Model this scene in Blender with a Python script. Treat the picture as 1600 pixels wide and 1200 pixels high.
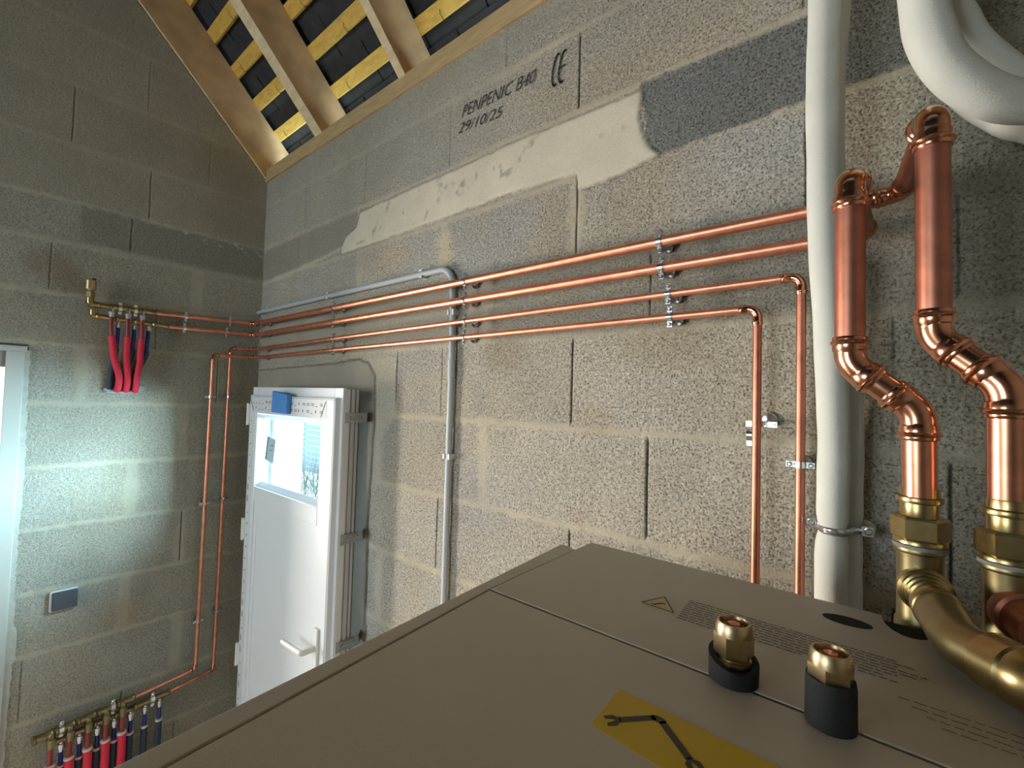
import bpy, math, random
import numpy as np
from mathutils import Vector, Matrix, noise as mnoise

# ------------------------------------------------------------------ camera, world, lights, exposure
scene = bpy.context.scene
COL = scene.collection
for o in list(bpy.data.objects):
    bpy.data.objects.remove(o)

CAM = (2.59366, -1.01415, 1.91381)
YAW, PITCH, ROLL, FPX = 2.26087, 0.033974, 0.028359, 713.14
fwd = Vector((math.cos(PITCH)*math.cos(YAW), math.cos(PITCH)*math.sin(YAW), math.sin(PITCH)))
rgt = fwd.cross(Vector((0, 0, 1))).normalized()
upv = rgt.cross(fwd)
c_, s_ = math.cos(ROLL), math.sin(ROLL)
rgt2 = rgt*c_ + upv*s_
upv2 = upv*c_ - rgt*s_
cd = bpy.data.cameras.new('camera')
cam = bpy.data.objects.new('camera', cd)
COL.objects.link(cam)
M = Matrix((rgt2, upv2, -fwd)).transposed().to_4x4()
M.translation = Vector(CAM)
cam.matrix_world = M
cd.sensor_fit = 'HORIZONTAL'
cd.sensor_width = 36.0
cd.lens = FPX/1600*36.0
cd.clip_start = 0.02
cd.clip_end = 200
scene.camera = cam

scene.view_settings.view_transform = 'Standard'
scene.view_settings.look = 'None'
scene.view_settings.gamma = 1.0
scene.view_settings.use_curve_mapping = False
scene.view_settings.exposure = 0.62
scene.cycles.use_denoising = True
scene.cycles.max_bounces = 8
scene.cycles.diffuse_bounces = 5
scene.cycles.glossy_bounces = 4
scene.cycles.transmission_bounces = 6
scene.cycles.transparent_max_bounces = 8
scene.cycles.sample_clamp_indirect = 6.0
scene.cycles.caustics_reflective = False
scene.cycles.caustics_refractive = False

world = bpy.data.worlds.new('sky')
scene.world = world
world.use_nodes = True
wn = world.node_tree.nodes
bg = wn['Background']
bg.inputs['Color'].default_value = (0.62, 0.86, 1.0, 1)
bg.inputs['Strength'].default_value = 5.0


def area_light(name, loc, target, sx, sy, power, color, spread=180):
    ld = bpy.data.lights.new(name, 'AREA')
    ld.shape = 'RECTANGLE'
    ld.size, ld.size_y = sx, sy
    ld.energy = power
    ld.color = color
    ld.spread = math.radians(spread)
    lo = bpy.data.objects.new(name, ld)
    lo.location = loc
    d = Vector(target) - Vector(loc)
    lo.rotation_euler = d.to_track_quat('-Z', 'Y').to_euler()
    COL.objects.link(lo)
    return lo


# daylight arriving through the glazed door and the doorway on the left, plus an added fill lamp behind the camera
area_light('door_daylight', (1.05, 0.50, 1.80), (-0.1, -0.55, 1.35), 0.6, 0.6, 150, (0.62, 0.88, 1.0))
area_light('doorway_daylight', (-1.3, -1.75, 1.35), (1.9, 0.0, 1.55), 0.8, 1.5, 130, (1.0, 0.94, 0.84))
area_light('rear_fill', (1.1, -3.42, 1.9), (1.3, 0.0, 2.3), 1.3, 1.1, 12, (1.0, 0.92, 0.78))
sun = bpy.data.lights.new('sun', 'SUN')
sun.energy = 4.0
sun.angle = math.radians(2)
so = bpy.data.objects.new('sun', sun)
so.rotation_euler = (math.radians(-20), math.radians(25), 0)
so.rotation_euler = Vector((-0.3, 0.75, -0.7)).to_track_quat('-Z', 'Y').to_euler()
so.location = (0, -6, 8)
COL.objects.link(so)

# ------------------------------------------------------------------ materials
MATS = {}


def material(name, color, rough=0.6, metal=0.0, bump=0.0, bscale=80, var=0.0, vscale=12, spec=0.5, detail=3, stretch=None):
    if name in MATS:
        return MATS[name]
    m = bpy.data.materials.new(name)
    m.use_nodes = True
    nt = m.node_tree
    b = nt.nodes['Principled BSDF']
    b.inputs['Base Color'].default_value = (*color, 1)
    b.inputs['Roughness'].default_value = rough
    b.inputs['Metallic'].default_value = metal
    b.inputs['Specular IOR Level'].default_value = spec
    tc = nt.nodes.new('ShaderNodeTexCoord')
    src = tc.outputs['Object']
    if stretch:
        mp = nt.nodes.new('ShaderNodeMapping')
        mp.inputs['Scale'].default_value = stretch
        nt.links.new(src, mp.inputs['Vector'])
        src = mp.outputs['Vector']
    if var > 0:
        n = nt.nodes.new('ShaderNodeTexNoise')
        n.inputs['Scale'].default_value = vscale
        n.inputs['Detail'].default_value = detail
        nt.links.new(src, n.inputs['Vector'])
        mr = nt.nodes.new('ShaderNodeMapRange')
        mr.inputs['From Min'].default_value = 0.3
        mr.inputs['From Max'].default_value = 0.7
        mr.inputs['To Min'].default_value = 1-var
        mr.inputs['To Max'].default_value = 1+var
        nt.links.new(n.outputs['Fac'], mr.inputs['Value'])
        mx = nt.nodes.new('ShaderNodeVectorMath')
        mx.operation = 'SCALE'
        mx.inputs[0].default_value = color
        nt.links.new(mr.outputs['Result'], mx.inputs['Scale'])
        nt.links.new(mx.outputs['Vector'], b.inputs['Base Color'])
    if bump > 0:
        n2 = nt.nodes.new('ShaderNodeTexNoise')
        n2.inputs['Scale'].default_value = bscale
        n2.inputs['Detail'].default_value = 4
        nt.links.new(src, n2.inputs['Vector'])
        bp = nt.nodes.new('ShaderNodeBump')
        bp.inputs['Strength'].default_value = bump
        bp.inputs['Distance'].default_value = 0.002
        nt.links.new(n2.outputs['Fac'], bp.inputs['Height'])
        nt.links.new(bp.outputs['Normal'], b.inputs['Normal'])
    MATS[name] = m
    return m


COPPER = material('copper', (0.90, 0.385, 0.25), 0.42, 1.0, var=0.14, vscale=30, bump=0.03, bscale=60)
COPPER_DULL = material('aged_copper', (0.50, 0.20, 0.135), 0.45, 1.0, var=0.14, vscale=45)
COPPER_FIT = material('copper_fitting', (0.66, 0.31, 0.19), 0.20, 1.0, var=0.12, vscale=50)
COPPER_MID = material('handled_copper', (0.64, 0.28, 0.18), 0.30, 1.0, var=0.12, vscale=45)
BRASS = material('brass', (0.40, 0.30, 0.135), 0.30, 1.0, var=0.15, vscale=60, bump=0.05, bscale=120)
BRASS_DULL = material('dull_brass', (0.29, 0.235, 0.12), 0.40, 1.0, var=0.12, vscale=60)
ZINC = material('zinc_steel', (0.72, 0.74, 0.76), 0.25, 1.0)
STEEL = material('dark_steel', (0.40, 0.42, 0.43), 0.30, 1.0)
FIBRE = material('fibre_gasket', (0.20, 0.19, 0.17), 0.7, bump=0.3, bscale=300)
HOSE = material('white_insulation', (0.62, 0.61, 0.56), 0.85, bump=0.35, bscale=420, var=0.04, vscale=18)
PVC = material('grey_conduit', (0.50, 0.52, 0.55), 0.5)
CLIPW = material('white_plastic', (0.74, 0.74, 0.72), 0.4)
DOORW = material('white_pvc', (0.76, 0.78, 0.82), 0.32)
DOORG = material('grey_pvc_profile', (0.50, 0.51, 0.54), 0.4)  # flat grey for the frame side profile and gasket strips
FILM = material('protective_film', (0.66, 0.67, 0.69), 0.45, var=0.03, vscale=40)
INK = material('grey_print', (0.14, 0.14, 0.16), 0.6)
BLUE = material('blue_foam', (0.07, 0.25, 0.62), 0.7, var=0.08, vscale=90)
RED = material('red_sleeve', (0.74, 0.028, 0.07), 0.65, bump=0.5, bscale=350, var=0.1, vscale=160)
REDPEX = material('red_pipe', (0.30, 0.035, 0.035), 0.4)
BLUEPEX = material('blue_pipe', (0.02, 0.03, 0.22), 0.4)
NAVY = material('dark_blue_sleeve', (0.03, 0.055, 0.085), 0.65, bump=0.4, bscale=350)
PALE = material('cut_foam_edge', (0.72, 0.60, 0.50), 0.8)
TAPE = material('grey_tape', (0.34, 0.35, 0.37), 0.6, bump=0.8, bscale=70, var=0.2, vscale=60)
WOOD = material('rafter_timber', (0.56, 0.36, 0.19), 0.7, var=0.22, vscale=9, bump=0.15, bscale=30, stretch=(6, 1, 1), detail=6)
WOODL = material('lit_timber', (0.74, 0.57, 0.36), 0.7, var=0.15, vscale=14, stretch=(1, 3, 3), detail=5)
BATTEN = material('yellow_treated_timber', (0.72, 0.43, 0.085), 0.7, var=0.16, vscale=20, stretch=(1, 4, 4), detail=5)
SLATE = material('slate', (0.030, 0.031, 0.035), 0.75, var=0.25, vscale=20, bump=0.2, bscale=60)
WIRE = material('dark_wire', (0.08, 0.07, 0.06), 0.4, 0.8)
UNIT = material('beige_painted_metal', (0.58, 0.505, 0.40), 0.42, var=0.03, vscale=5, bump=0.12, bscale=900)
UNITEDGE = material('dark_seam', (0.045, 0.04, 0.034), 0.7)
HOLE = material('black_hole', (0.008, 0.008, 0.009), 0.9)
FOAM = material('black_foam', (0.012, 0.012, 0.014), 0.8, bump=0.3, bscale=300)
YELLOW = material('yellow_sticker', (0.70, 0.45, 0.008), 0.4)
STICKINK = material('sticker_ink', (0.035, 0.032, 0.02), 0.5)
TRIY = material('pale_yellow_sticker', (0.66, 0.50, 0.22), 0.5)
SOCKF = material('grey_switch_plate', (0.06, 0.07, 0.09), 0.35)
SOCKE = material('pale_switch_frame', (0.55, 0.60, 0.62), 0.4)
PLASTERW = material('pale_rough_plaster', (0.47, 0.46, 0.41), 0.9, bump=0.8, bscale=120, var=0.08, vscale=50)
LINING = material('pale_door_lining', (0.48, 0.48, 0.44), 0.6)
LINTEL = material('brown_grey_board', (0.27, 0.235, 0.21), 0.8, var=0.06)
ROOMW = material('pale_next_room', (0.72, 0.74, 0.70), 0.8)
TANFLOOR = material('tan_board', (0.45, 0.33, 0.20), 0.7)
SCREED = material('concrete_floor', (0.30, 0.28, 0.26), 0.9, var=0.12, vscale=6, bump=0.3, bscale=60)
OUTW = material('white_render', (0.85, 0.86, 0.87), 0.8)
OUTG = material('pale_gravel', (0.62, 0.62, 0.60), 0.9, var=0.1, vscale=20)
SHUT = material('blue_grey_slats', (0.075, 0.11, 0.145), 0.5)
WEED = material('dry_grass', (0.055, 0.06, 0.05), 0.9)
GLABEL = material('glass_label', (0.50, 0.66, 0.76), 0.6)
PLATE = material('wall_plate_timber', (0.52, 0.36, 0.185), 0.75, var=0.16, vscale=10, bump=0.15, bscale=30, stretch=(1, 7, 7), detail=6)

gm = bpy.data.materials.new('door_glass')
gm.use_nodes = True
nt = gm.node_tree
nt.nodes.remove(nt.nodes['Principled BSDF'])
tr = nt.nodes.new('ShaderNodeBsdfTransparent')
tr.inputs['Color'].default_value = (0.90, 0.97, 0.98, 1)
gl = nt.nodes.new('ShaderNodeBsdfGlossy')
gl.inputs['Roughness'].default_value = 0.02
mx = nt.nodes.new('ShaderNodeMixShader')
mx.inputs[0].default_value = 0.06
nt.links.new(tr.outputs[0], mx.inputs[1])
nt.links.new(gl.outputs[0], mx.inputs[2])
nt.links.new(mx.outputs[0], nt.nodes['Material Output'].inputs['Surface'])
GLASS = gm


def wall_material(name, grain_scale, gain, bump):
    m = bpy.data.materials.new(name)
    m.use_nodes = True
    nt = m.node_tree
    L = nt.links.new
    b = nt.nodes['Principled BSDF']
    b.inputs['Roughness'].default_value = 0.95
    b.inputs['Specular IOR Level'].default_value = 0.15
    tc = nt.nodes.new('ShaderNodeTexCoord')
    col = nt.nodes.new('ShaderNodeAttribute')
    col.attribute_name = 'wcol'
    gr = nt.nodes.new('ShaderNodeAttribute')
    gr.attribute_name = 'grain'
    n1 = nt.nodes.new('ShaderNodeTexNoise')
    n1.inputs['Scale'].default_value = grain_scale
    n1.inputs['Detail'].default_value = 3
    n1.inputs['Roughness'].default_value = 0.65
    n2 = nt.nodes.new('ShaderNodeTexNoise')
    n2.inputs['Scale'].default_value = grain_scale*0.45
    n2.inputs['Detail'].default_value = 2
    L(tc.outputs['Object'], n1.inputs['Vector'])
    L(tc.outputs['Object'], n2.inputs['Vector'])
    r1 = nt.nodes.new('ShaderNodeValToRGB')
    r1.color_ramp.elements[0].position = 0.37
    r1.color_ramp.elements[0].color = (0.30, 0.285, 0.27, 1)
    r1.color_ramp.elements[1].position = 0.485
    r1.color_ramp.elements[1].color = (1, 1, 1, 1)
    e = r1.color_ramp.elements.new(0.56)
    e.color = (1.0, 1.0, 1.0, 1)
    e = r1.color_ramp.elements.new(0.64)
    e.color = (1.32, 1.30, 1.26, 1)
    L(n1.outputs['Fac'], r1.inputs['Fac'])
    mr = nt.nodes.new('ShaderNodeMapRange')
    mr.inputs['From Min'].default_value = 0.3
    mr.inputs['From Max'].default_value = 0.7
    mr.inputs['To Min'].default_value = 0.80
    mr.inputs['To Max'].default_value = 1.22
    L(n2.outputs['Fac'], mr.inputs['Value'])
    m1 = nt.nodes.new('ShaderNodeMixRGB')
    m1.blend_type = 'MULTIPLY'
    m1.inputs['Fac'].default_value = 1
    L(r1.outputs['Color'], m1.inputs['Color1'])
    L(mr.outputs['Result'], m1.inputs['Color2'])
    fm = nt.nodes.new('ShaderNodeMath')
    fm.operation = 'MULTIPLY'
    fm.inputs[1].default_value = gain
    L(gr.outputs['Fac'], fm.inputs[0])
    m2 = nt.nodes.new('ShaderNodeMixRGB')
    m2.inputs['Color1'].default_value = (1, 1, 1, 1)
    L(fm.outputs[0], m2.inputs['Fac'])
    L(m1.outputs['Color'], m2.inputs['Color2'])
    m3 = nt.nodes.new('ShaderNodeMixRGB')
    m3.blend_type = 'MULTIPLY'
    m3.inputs['Fac'].default_value = 1
    L(col.outputs['Color'], m3.inputs['Color1'])
    L(m2.outputs['Color'], m3.inputs['Color2'])
    L(m3.outputs['Color'], b.inputs['Base Color'])
    bp = nt.nodes.new('ShaderNodeBump')
    bp.inputs['Distance'].default_value = 0.003
    bm = nt.nodes.new('ShaderNodeMath')
    bm.operation = 'MULTIPLY_ADD'
    bm.inputs[1].default_value = bump
    bm.inputs[2].default_value = 0.12
    L(gr.outputs['Fac'], bm.inputs[0])
    L(bm.outputs[0], bp.inputs['Strength'])
    L(n1.outputs['Fac'], bp.inputs['Height'])
    L(bp.outputs['Normal'], b.inputs['Normal'])
    return m


# ------------------------------------------------------------------ geometry helpers
def V(*a):
    return Vector(a)


class MB:
    def __init__(self):
        self.v, self.f = [], []

    def add(self, vs, fs):
        k = len(self.v)
        self.v += [tuple(p) for p in vs]
        self.f += [tuple(i+k for i in f) for f in fs]
        return self

    def box(self, a, b):
        x0, y0, z0 = a
        x1, y1, z1 = b
        if x0 > x1: x0, x1 = x1, x0
        if y0 > y1: y0, y1 = y1, y0
        if z0 > z1: z0, z1 = z1, z0
        vs = [(x0, y0, z0), (x1, y0, z0), (x1, y1, z0), (x0, y1, z0), (x0, y0, z1), (x1, y0, z1), (x1, y1, z1), (x0, y1, z1)]
        return self.add(vs, [(0, 3, 2, 1), (4, 5, 6, 7), (0, 1, 5, 4), (1, 2, 6, 5), (2, 3, 7, 6), (3, 0, 4, 7)])

    def obox(self, c, ax, ay, az):
        """box from centre and three half-extent vectors"""
        c = Vector(c)
        vs = []
        for s in ((-1, -1, -1), (1, -1, -1), (1, 1, -1), (-1, 1, -1), (-1, -1, 1), (1, -1, 1), (1, 1, 1), (-1, 1, 1)):
            vs.append(c + Vector(ax)*s[0] + Vector(ay)*s[1] + Vector(az)*s[2])
        return self.add(vs, [(0, 3, 2, 1), (4, 5, 6, 7), (0, 1, 5, 4), (1, 2, 6, 5), (2, 3, 7, 6), (3, 0, 4, 7)])

    def prism(self, pts, dvec):
        """polygon (list of 3D points) extruded by dvec"""
        n = len(pts)
        d = Vector(dvec)
        vs = [Vector(p) for p in pts] + [Vector(p)+d for p in pts]
        fs = [tuple(range(n))[::-1], tuple(range(n, 2*n))]
        for i in range(n):
            j = (i+1) % n
            fs.append((i, j, n+j, n+i))
        return self.add(vs, fs)

    def tube(self, path, rad, seg=20, caps=True, flat=1.0, phase=0.0):
        """sweep a circle along path; rad is number or list"""
        P = [Vector(p) for p in path]
        n = len(P)
        R = [rad]*n if not hasattr(rad, '__len__') else list(rad)
        T = []
        for i in range(n):
            a = P[max(0, i-1)]
            b = P[min(n-1, i+1)]
            t = b-a
            if t.length < 1e-9:
                t = T[-1].copy() if T else Vector((0, 0, 1))
            T.append(t.normalized())
        # for coincident points use neighbouring directions
        for i in range(n):
            if i > 0 and (P[i]-P[i-1]).length < 1e-7 or i < n-1 and (P[i+1]-P[i]).length < 1e-7:
                j0 = i
                while j0 > 0 and (P[i]-P[j0]).length < 1e-6: j0 -= 1
                j1 = i
                while j1 < n-1 and (P[i]-P[j1]).length < 1e-6: j1 += 1
                t = P[j1]-P[j0]
                if t.length > 1e-9: T[i] = t.normalized()
        up = Vector((0, 0, 1)) if abs(T[0].z) < 0.9 else Vector((1, 0, 0))
        N = (up - T[0]*up.dot(T[0])).normalized()
        vs = []
        for i in range(1, n):                      # a profile may double back on its axis (lips, rims)
            if T[i].dot(T[i-1]) < -0.6: T[i] = -T[i]
        prev = T[0]
        for i in range(n):
            q = prev.rotation_difference(T[i])
            N = q @ N
            N = (N - T[i]*N.dot(T[i])).normalized()
            B = T[i].cross(N)
            prev = T[i]
            for k in range(seg):
                a = 2*math.pi*k/seg + phase
                vs.append(P[i] + (N*math.cos(a) + B*math.sin(a)*flat)*R[i])
        fs = []
        for i in range(n-1):
            for k in range(seg):
                k2 = (k+1) % seg
                fs.append((i*seg+k, i*seg+k2, (i+1)*seg+k2, (i+1)*seg+k))
        if caps:
            fs.append(tuple(range(seg))[::-1])
            fs.append(tuple((n-1)*seg+k for k in range(seg)))
        return self.add(vs, fs)

    def hexa(self, a, b, r, ch=0.12):
        """hexagonal nut between points a and b with chamfered ends"""
        a, b = Vector(a), Vector(b)
        d = (b-a)
        return self.tube([a, a+d*ch, b-d*ch, b], [r*0.9, r, r, r*0.9], seg=6)

    def build(self, name, mat, parent=None, smooth=True, bevel=0.0, bseg=2):
        me = bpy.data.meshes.new(name)
        me.from_pydata(self.v, [], self.f)
        me.update()
        o = bpy.data.objects.new(name, me)
        COL.objects.link(o)
        if isinstance(mat, (list, tuple)):
            for x in mat: me.materials.append(x)
        else:
            me.materials.append(mat)
        if smooth:
            for p in me.polygons: p.use_smooth = True
            try:
                me.set_sharp_from_angle(angle=math.radians(38))
            except Exception:
                pass
        if bevel > 0:
            bv = o.modifiers.new('bevel', 'BEVEL')
            bv.width = bevel
            bv.segments = bseg
            bv.limit_method = 'ANGLE'
            bv.angle_limit = math.radians(50)
        if parent is not None:
            o.parent = parent
            o.matrix_parent_inverse = parent.matrix_world.inverted() if False else Matrix.Translation(-Vector(parent.location)) if parent.rotation_euler.to_quaternion().angle < 1e-6 and parent.parent is None else Matrix.Identity(4)
            if parent.parent is not None:
                # parent is a part that sits at the identity of its thing
                o.matrix_parent_inverse = Matrix.Identity(4)
                o.matrix_parent_inverse = Matrix.Translation(Vector((0, 0, 0)))
        return o


def tag(o, label, cat, group=None):
    o['label'] = label
    o['category'] = cat
    if group: o['group'] = group
    return o


def thing(name, label, cat, loc=(0, 0, 0), group=None):
    o = bpy.data.objects.new(name, None)
    o.empty_display_size = 0.05
    COL.objects.link(o)
    o.location = loc
    return tag(o, label, cat, group)


def structure(o, label=None):
    o['kind'] = 'structure'
    if label: o['label'] = label
    return o


def arc_path(pts, r, n=8):
    """polyline with rounded corners (returns points)"""
    P = [Vector(p) for p in pts]
    rr = r if hasattr(r, '__len__') else [r]*len(P)
    out = [P[0]]
    for i in range(1, len(P)-1):
        a = (P[i-1]-P[i]).normalized()
        b = (P[i+1]-P[i]).normalized()
        ang = a.angle(b)
        t = rr[i]/math.tan(ang/2)
        c = P[i] + (a+b).normalized()*(rr[i]/math.sin(ang/2))
        s = P[i]+a*t
        e = P[i]+b*t
        u = s-c
        w = e-c
        tot = u.angle(w)
        ax = u.cross(w).normalized()
        for k in range(n+1):
            out.append(c + Matrix.Rotation(tot*k/n, 3, ax) @ u)
    out.append(P[-1])
    return out


def elbow_mesh(pa, p, pb, r, bend, sock=0.018, n=10):
    """press-fit elbow: arc with two beaded sockets"""
    pa, p, pb = Vector(pa), Vector(p), Vector(pb)
    a = (pa-p).normalized()
    b = (pb-p).normalized()
    ang = a.angle(b)
    t = bend/math.tan(ang/2)
    arc = arc_path([p+a*(t+sock), p, p+b*(t+sock)], bend, n)[1:-1]
    s0, e0 = arc[0], arc[-1]

    def socket(base, d):
        offs = [(1.0, 1.10), (0.92, 1.16), (0.78, 1.16), (0.72, 1.24), (0.62, 1.30), (0.52, 1.24), (0.46, 1.16), (0.12, 1.15), (0.02, 1.06)]
        return [(base+d*sock*o, r*q) for o, q in offs]
    S = socket(s0, a)
    Ee = socket(e0, b)[::-1]
    path = [x[0] for x in S] + arc[1:-1] + [x[0] for x in Ee]
    rad = [x[1] for x in S] + [r*1.06]*(len(arc)-2) + [x[1] for x in Ee]
    m = MB()
    m.tube(path, rad, seg=24)
    return m, s0+a*sock*0.5, e0+b*sock*0.5


def pipe_run(parent, pts, r, bend, sock, mats=(COPPER, COPPER_FIT), seg=20):
    """straight tubes between separate beaded elbows"""
    P = [Vector(p) for p in pts]
    n = len(P)
    rs = r if hasattr(r, '__len__') else [r]*n         # radius of each segment i..i+1
    starts = [P[0]]
    for i in range(1, n-1):
        rb = max(rs[i-1], rs[i])
        bd = bend[i] if hasattr(bend, '__len__') else bend
        sk = sock[i] if hasattr(sock, '__len__') else sock
        mb, s, e = elbow_mesh(P[i-1], P[i], P[i+1], rb, bd, sk)
        mb.build('elbow', mats[1], parent)
        starts.append((s, e))
    for i in range(n-1):
        a = starts[i] if i == 0 else starts[i][1]
        b = P[-1] if i == n-2 else starts[i+1][0]
        mt = mats[0]
        if isinstance(mt, (list, tuple)): mt = mt[i]
        MB().tube([a, b], rs[i], seg=seg).build('tube', mt, parent)


# ------------------------------------------------------------------ value noise for the walls
rng = np.random.default_rng(7)


def vnoise(u, v, scale, seed):
    r = np.random.default_rng(seed)
    tab = r.random((256, 256))
    x, y = u*scale, v*scale
    xi, yi = np.floor(x).astype(int), np.floor(y).astype(int)
    fx, fy = x-xi, y-yi
    fx = fx*fx*(3-2*fx)
    fy = fy*fy*(3-2*fy)
    g = lambda a, b: tab[a % 256, b % 256]
    return (g(xi, yi)*(1-fx)*(1-fy) + g(xi+1, yi)*fx*(1-fy) + g(xi, yi+1)*(1-fx)*fy + g(xi+1, yi+1)*fx*fy)


def fbm(u, v, scale, seed, octv=4):
    s = 0
    a = 1.0
    t = 0
    for i in range(octv):
        s = s + a*vnoise(u, v, scale*2**i, seed+i)
        t += a
        a *= 0.55
    return s/t


def sstep(x, a, b):
    t = np.clip((x-a)/(b-a), 0, 1)
    return t*t*(3-2*t)


def poly_dist(u, v, poly):
    """signed distance (positive inside) to polygon"""
    d = np.full(u.shape, 1e9)
    ins = np.zeros(u.shape, bool)
    n = len(poly)
    for i in range(n):
        ax, ay = poly[i]
        bx, by = poly[(i+1) % n]
        ex, ey = bx-ax, by-ay
        t = np.clip(((u-ax)*ex+(v-ay)*ey)/(ex*ex+ey*ey+1e-12), 0, 1)
        d = np.minimum(d, np.hypot(u-ax-t*ex, v-ay-t*ey))
        c = ((ay > v) != (by > v)) & (u < (bx-ax)*(v-ay)/((by-ay) if abs(by-ay) > 1e-12 else 1e-12)+ax)
        ins ^= c
    return np.where(ins, d, -d)


def grid_wall(name, U, Z, place, cols, grain, keep, mat):
    nu, nz = len(U), len(Z)
    me = bpy.data.meshes.new(name)
    co = place
    me.vertices.add(nu*nz)
    me.vertices.foreach_set('co', co.reshape(-1).astype(np.float32))
    i, j = np.meshgrid(np.arange(nu-1), np.arange(nz-1), indexing='ij')
    a = (i*nz+j)
    q = np.stack([a, a+nz, a+nz+1, a+1], -1)[keep]
    nf = len(q)
    me.loops.add(nf*4)
    me.loops.foreach_set('vertex_index', q.reshape(-1).astype(np.int32))
    me.polygons.add(nf)
    me.polygons.foreach_set('loop_start', (np.arange(nf)*4).astype(np.int32))
    me.polygons.foreach_set('use_smooth', np.ones(nf, bool))
    me.update(calc_edges=True)
    me.validate()
    ca = me.color_attributes.new('wcol', 'FLOAT_COLOR', 'POINT')
    rgba = np.ones((nu*nz, 4), np.float32)
    rgba[:, :3] = cols.reshape(-1, 3)
    ca.data.foreach_set('color', rgba.reshape(-1))
    ga = me.attributes.new('grain', 'FLOAT', 'POINT')
    ga.data.foreach_set('value', grain.reshape(-1).astype(np.float32))
    me.materials.append(mat)
    o = bpy.data.objects.new(name, me)
    COL.objects.link(o)
    return o


def refine(base, extra, offs):
    s = set(np.round(base, 5).tolist())
    for e in extra:
        for d in offs: s.add(round(e+d, 5))
    a = np.array(sorted(s))
    k = [0]
    for i in range(1, len(a)):
        if a[i]-a[k[-1]] > 0.0009: k.append(i)
    return a[k]


def block_pattern(u, z, courses, joints, seed, jw=0.0022):
    """returns mortar mask, joint mask, per-block random value, distance helpers"""
    wob = (fbm(u, z, 9, seed, 3)-0.5)*0.010
    edge = (fbm(u, z, 60, seed+20, 3)-0.5)*0.016
    mort = np.zeros_like(u)
    for k, zc in enumerate(courses):
        w = 0.0085 + 0.006*vnoise(u, z*0+k*3.3, 3.0, seed+k)
        d = np.abs(z-zc+wob)+edge
        mort = np.maximum(mort, 1-sstep(d, w*0.35, w*1.2))
    ci = np.zeros_like(u, int)
    for zc in courses: ci += (z+(-0)*wob > zc).astype(int)
    joint = np.zeros_like(u)
    smear = np.zeros_like(u)
    rnd = np.zeros_like(u)
    cs = sorted(courses)
    for c, lst in joints.items():
        m = ci == c
        zz0 = cs[c-1] if c > 0 else -1
        zz1 = cs[c] if c < len(cs) else 9
        inside = sstep(z, zz0+0.006, zz0+0.02)*(1-sstep(z, zz1-0.02, zz1-0.006))
        bid = np.zeros_like(u, int)
        for (x, kind) in lst:
            xx = x + (fbm(z, z*0+x, 14, seed+3, 2)-0.5)*0.003
            d = np.abs(u-xx)
            if kind in ('line', 'both', 'faint'):
                s = {'line': 1.0, 'both': 0.8, 'faint': 0.45}[kind]
                joint = np.where(m, np.maximum(joint, s*(1-sstep(d, jw*0.5, jw*1.5))*inside), joint)
            if kind in ('smear', 'both'):
                ww = 0.026 + 0.02*(fbm(u, z, 14, seed+9, 3)-0.5)
                smear = np.where(m, np.maximum(smear, 0.85*(1-sstep(d+edge, ww*0.5, ww*1.2))), smear)
            bid += (u > x).astype(int)
        h = np.sin((ci*37.7+bid*91.3+seed)*12.9898)*43758.5453
        rnd = np.where(m, h-np.floor(h), rnd)
    return np.clip(mort, 0, 1), joint, smear, rnd, ci


def shade_blocks(u, z, base, mortc, courses, joints, seed, spread=0.14, warm=0.05):
    mort, joint, smear, rnd, ci = block_pattern(u, z, courses, joints, seed)
    big = fbm(u, z, 2.3, seed+40, 4)-0.5
    med = fbm(u, z, 11, seed+50, 4)-0.5
    tone = 1 + (rnd-0.5)*spread + big*0.30 + med*0.22
    b = np.array(base)[None, None, :]*tone[..., None]
    wv = (fbm(u, z, 3.7, seed+60, 3)-0.5)*warm*4
    b = b*np.stack([1+wv, 1+wv*0.25, 1-wv], -1)
    mc = np.array(mortc)[None, None, :]*(1+med*0.3)[..., None]
    k = (np.maximum(mort*0.72, smear*0.55)*(0.55+0.8*fbm(u, z, 6, seed+80, 3)))[..., None]
    k = np.clip(k, 0, 1)
    b = b*(1-k)+mc*k
    grain = 1-np.maximum(mort, smear)*0.8
    relief = mort*0.0012+smear*0.0015+(fbm(u, z, 70, seed+70, 3)-0.5)*0.0022*grain + med*0.002
    # dark recessed line along each upright joint
    b = b*(1-joint[..., None]*0.86)
    relief = relief-joint*0.005
    return b, grain, relief, mort


# ------------------------------------------------------------------ right wall
CO_R = [0.369, 0.601, 0.858, 1.097, 1.348, 1.593, 1.845, 2.087, 2.275, 2.503, 2.681, 2.908]
J_R = {12: [(0.70, 'faint'), (1.70, 'faint'), (2.21, 'faint')],
       11: [(0.45, 'faint'), (0.955, 'faint'), (1.457, 'faint'), (1.958, 'line'), (2.466, 'faint')],
       10: [(0.40, 'faint'), (0.93, 'faint'), (2.66, 'line')],
       9: [(0.94, 'smear'), (1.45, 'smear'), (1.962, 'both'), (2.473, 'line')],
       8: [(0.70, 'faint'), (1.16, 'faint'), (1.66, 'faint'), (2.166, 'line'), (2.68, 'line')],
       7: [(1.21, 'line'), (1.455, 'faint'), (1.958, 'line'), (2.60, 'faint')],
       6: [(1.13, 'smear'), (1.652, 'smear'), (2.166, 'line'), (2.67, 'line')],
       5: [(1.455, 'line'), (1.961, 'line'), (2.60, 'line')],
       4: [(1.15, 'smear'), (1.66, 'line'), (2.17, 'line')],
       3: [(1.45, 'line')], 2: [(1.65, 'line')], 1: [], 0: []}
jx = sorted({x for l in J_R.values() for x, k in l if k in ('line', 'both', 'faint')})
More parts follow.
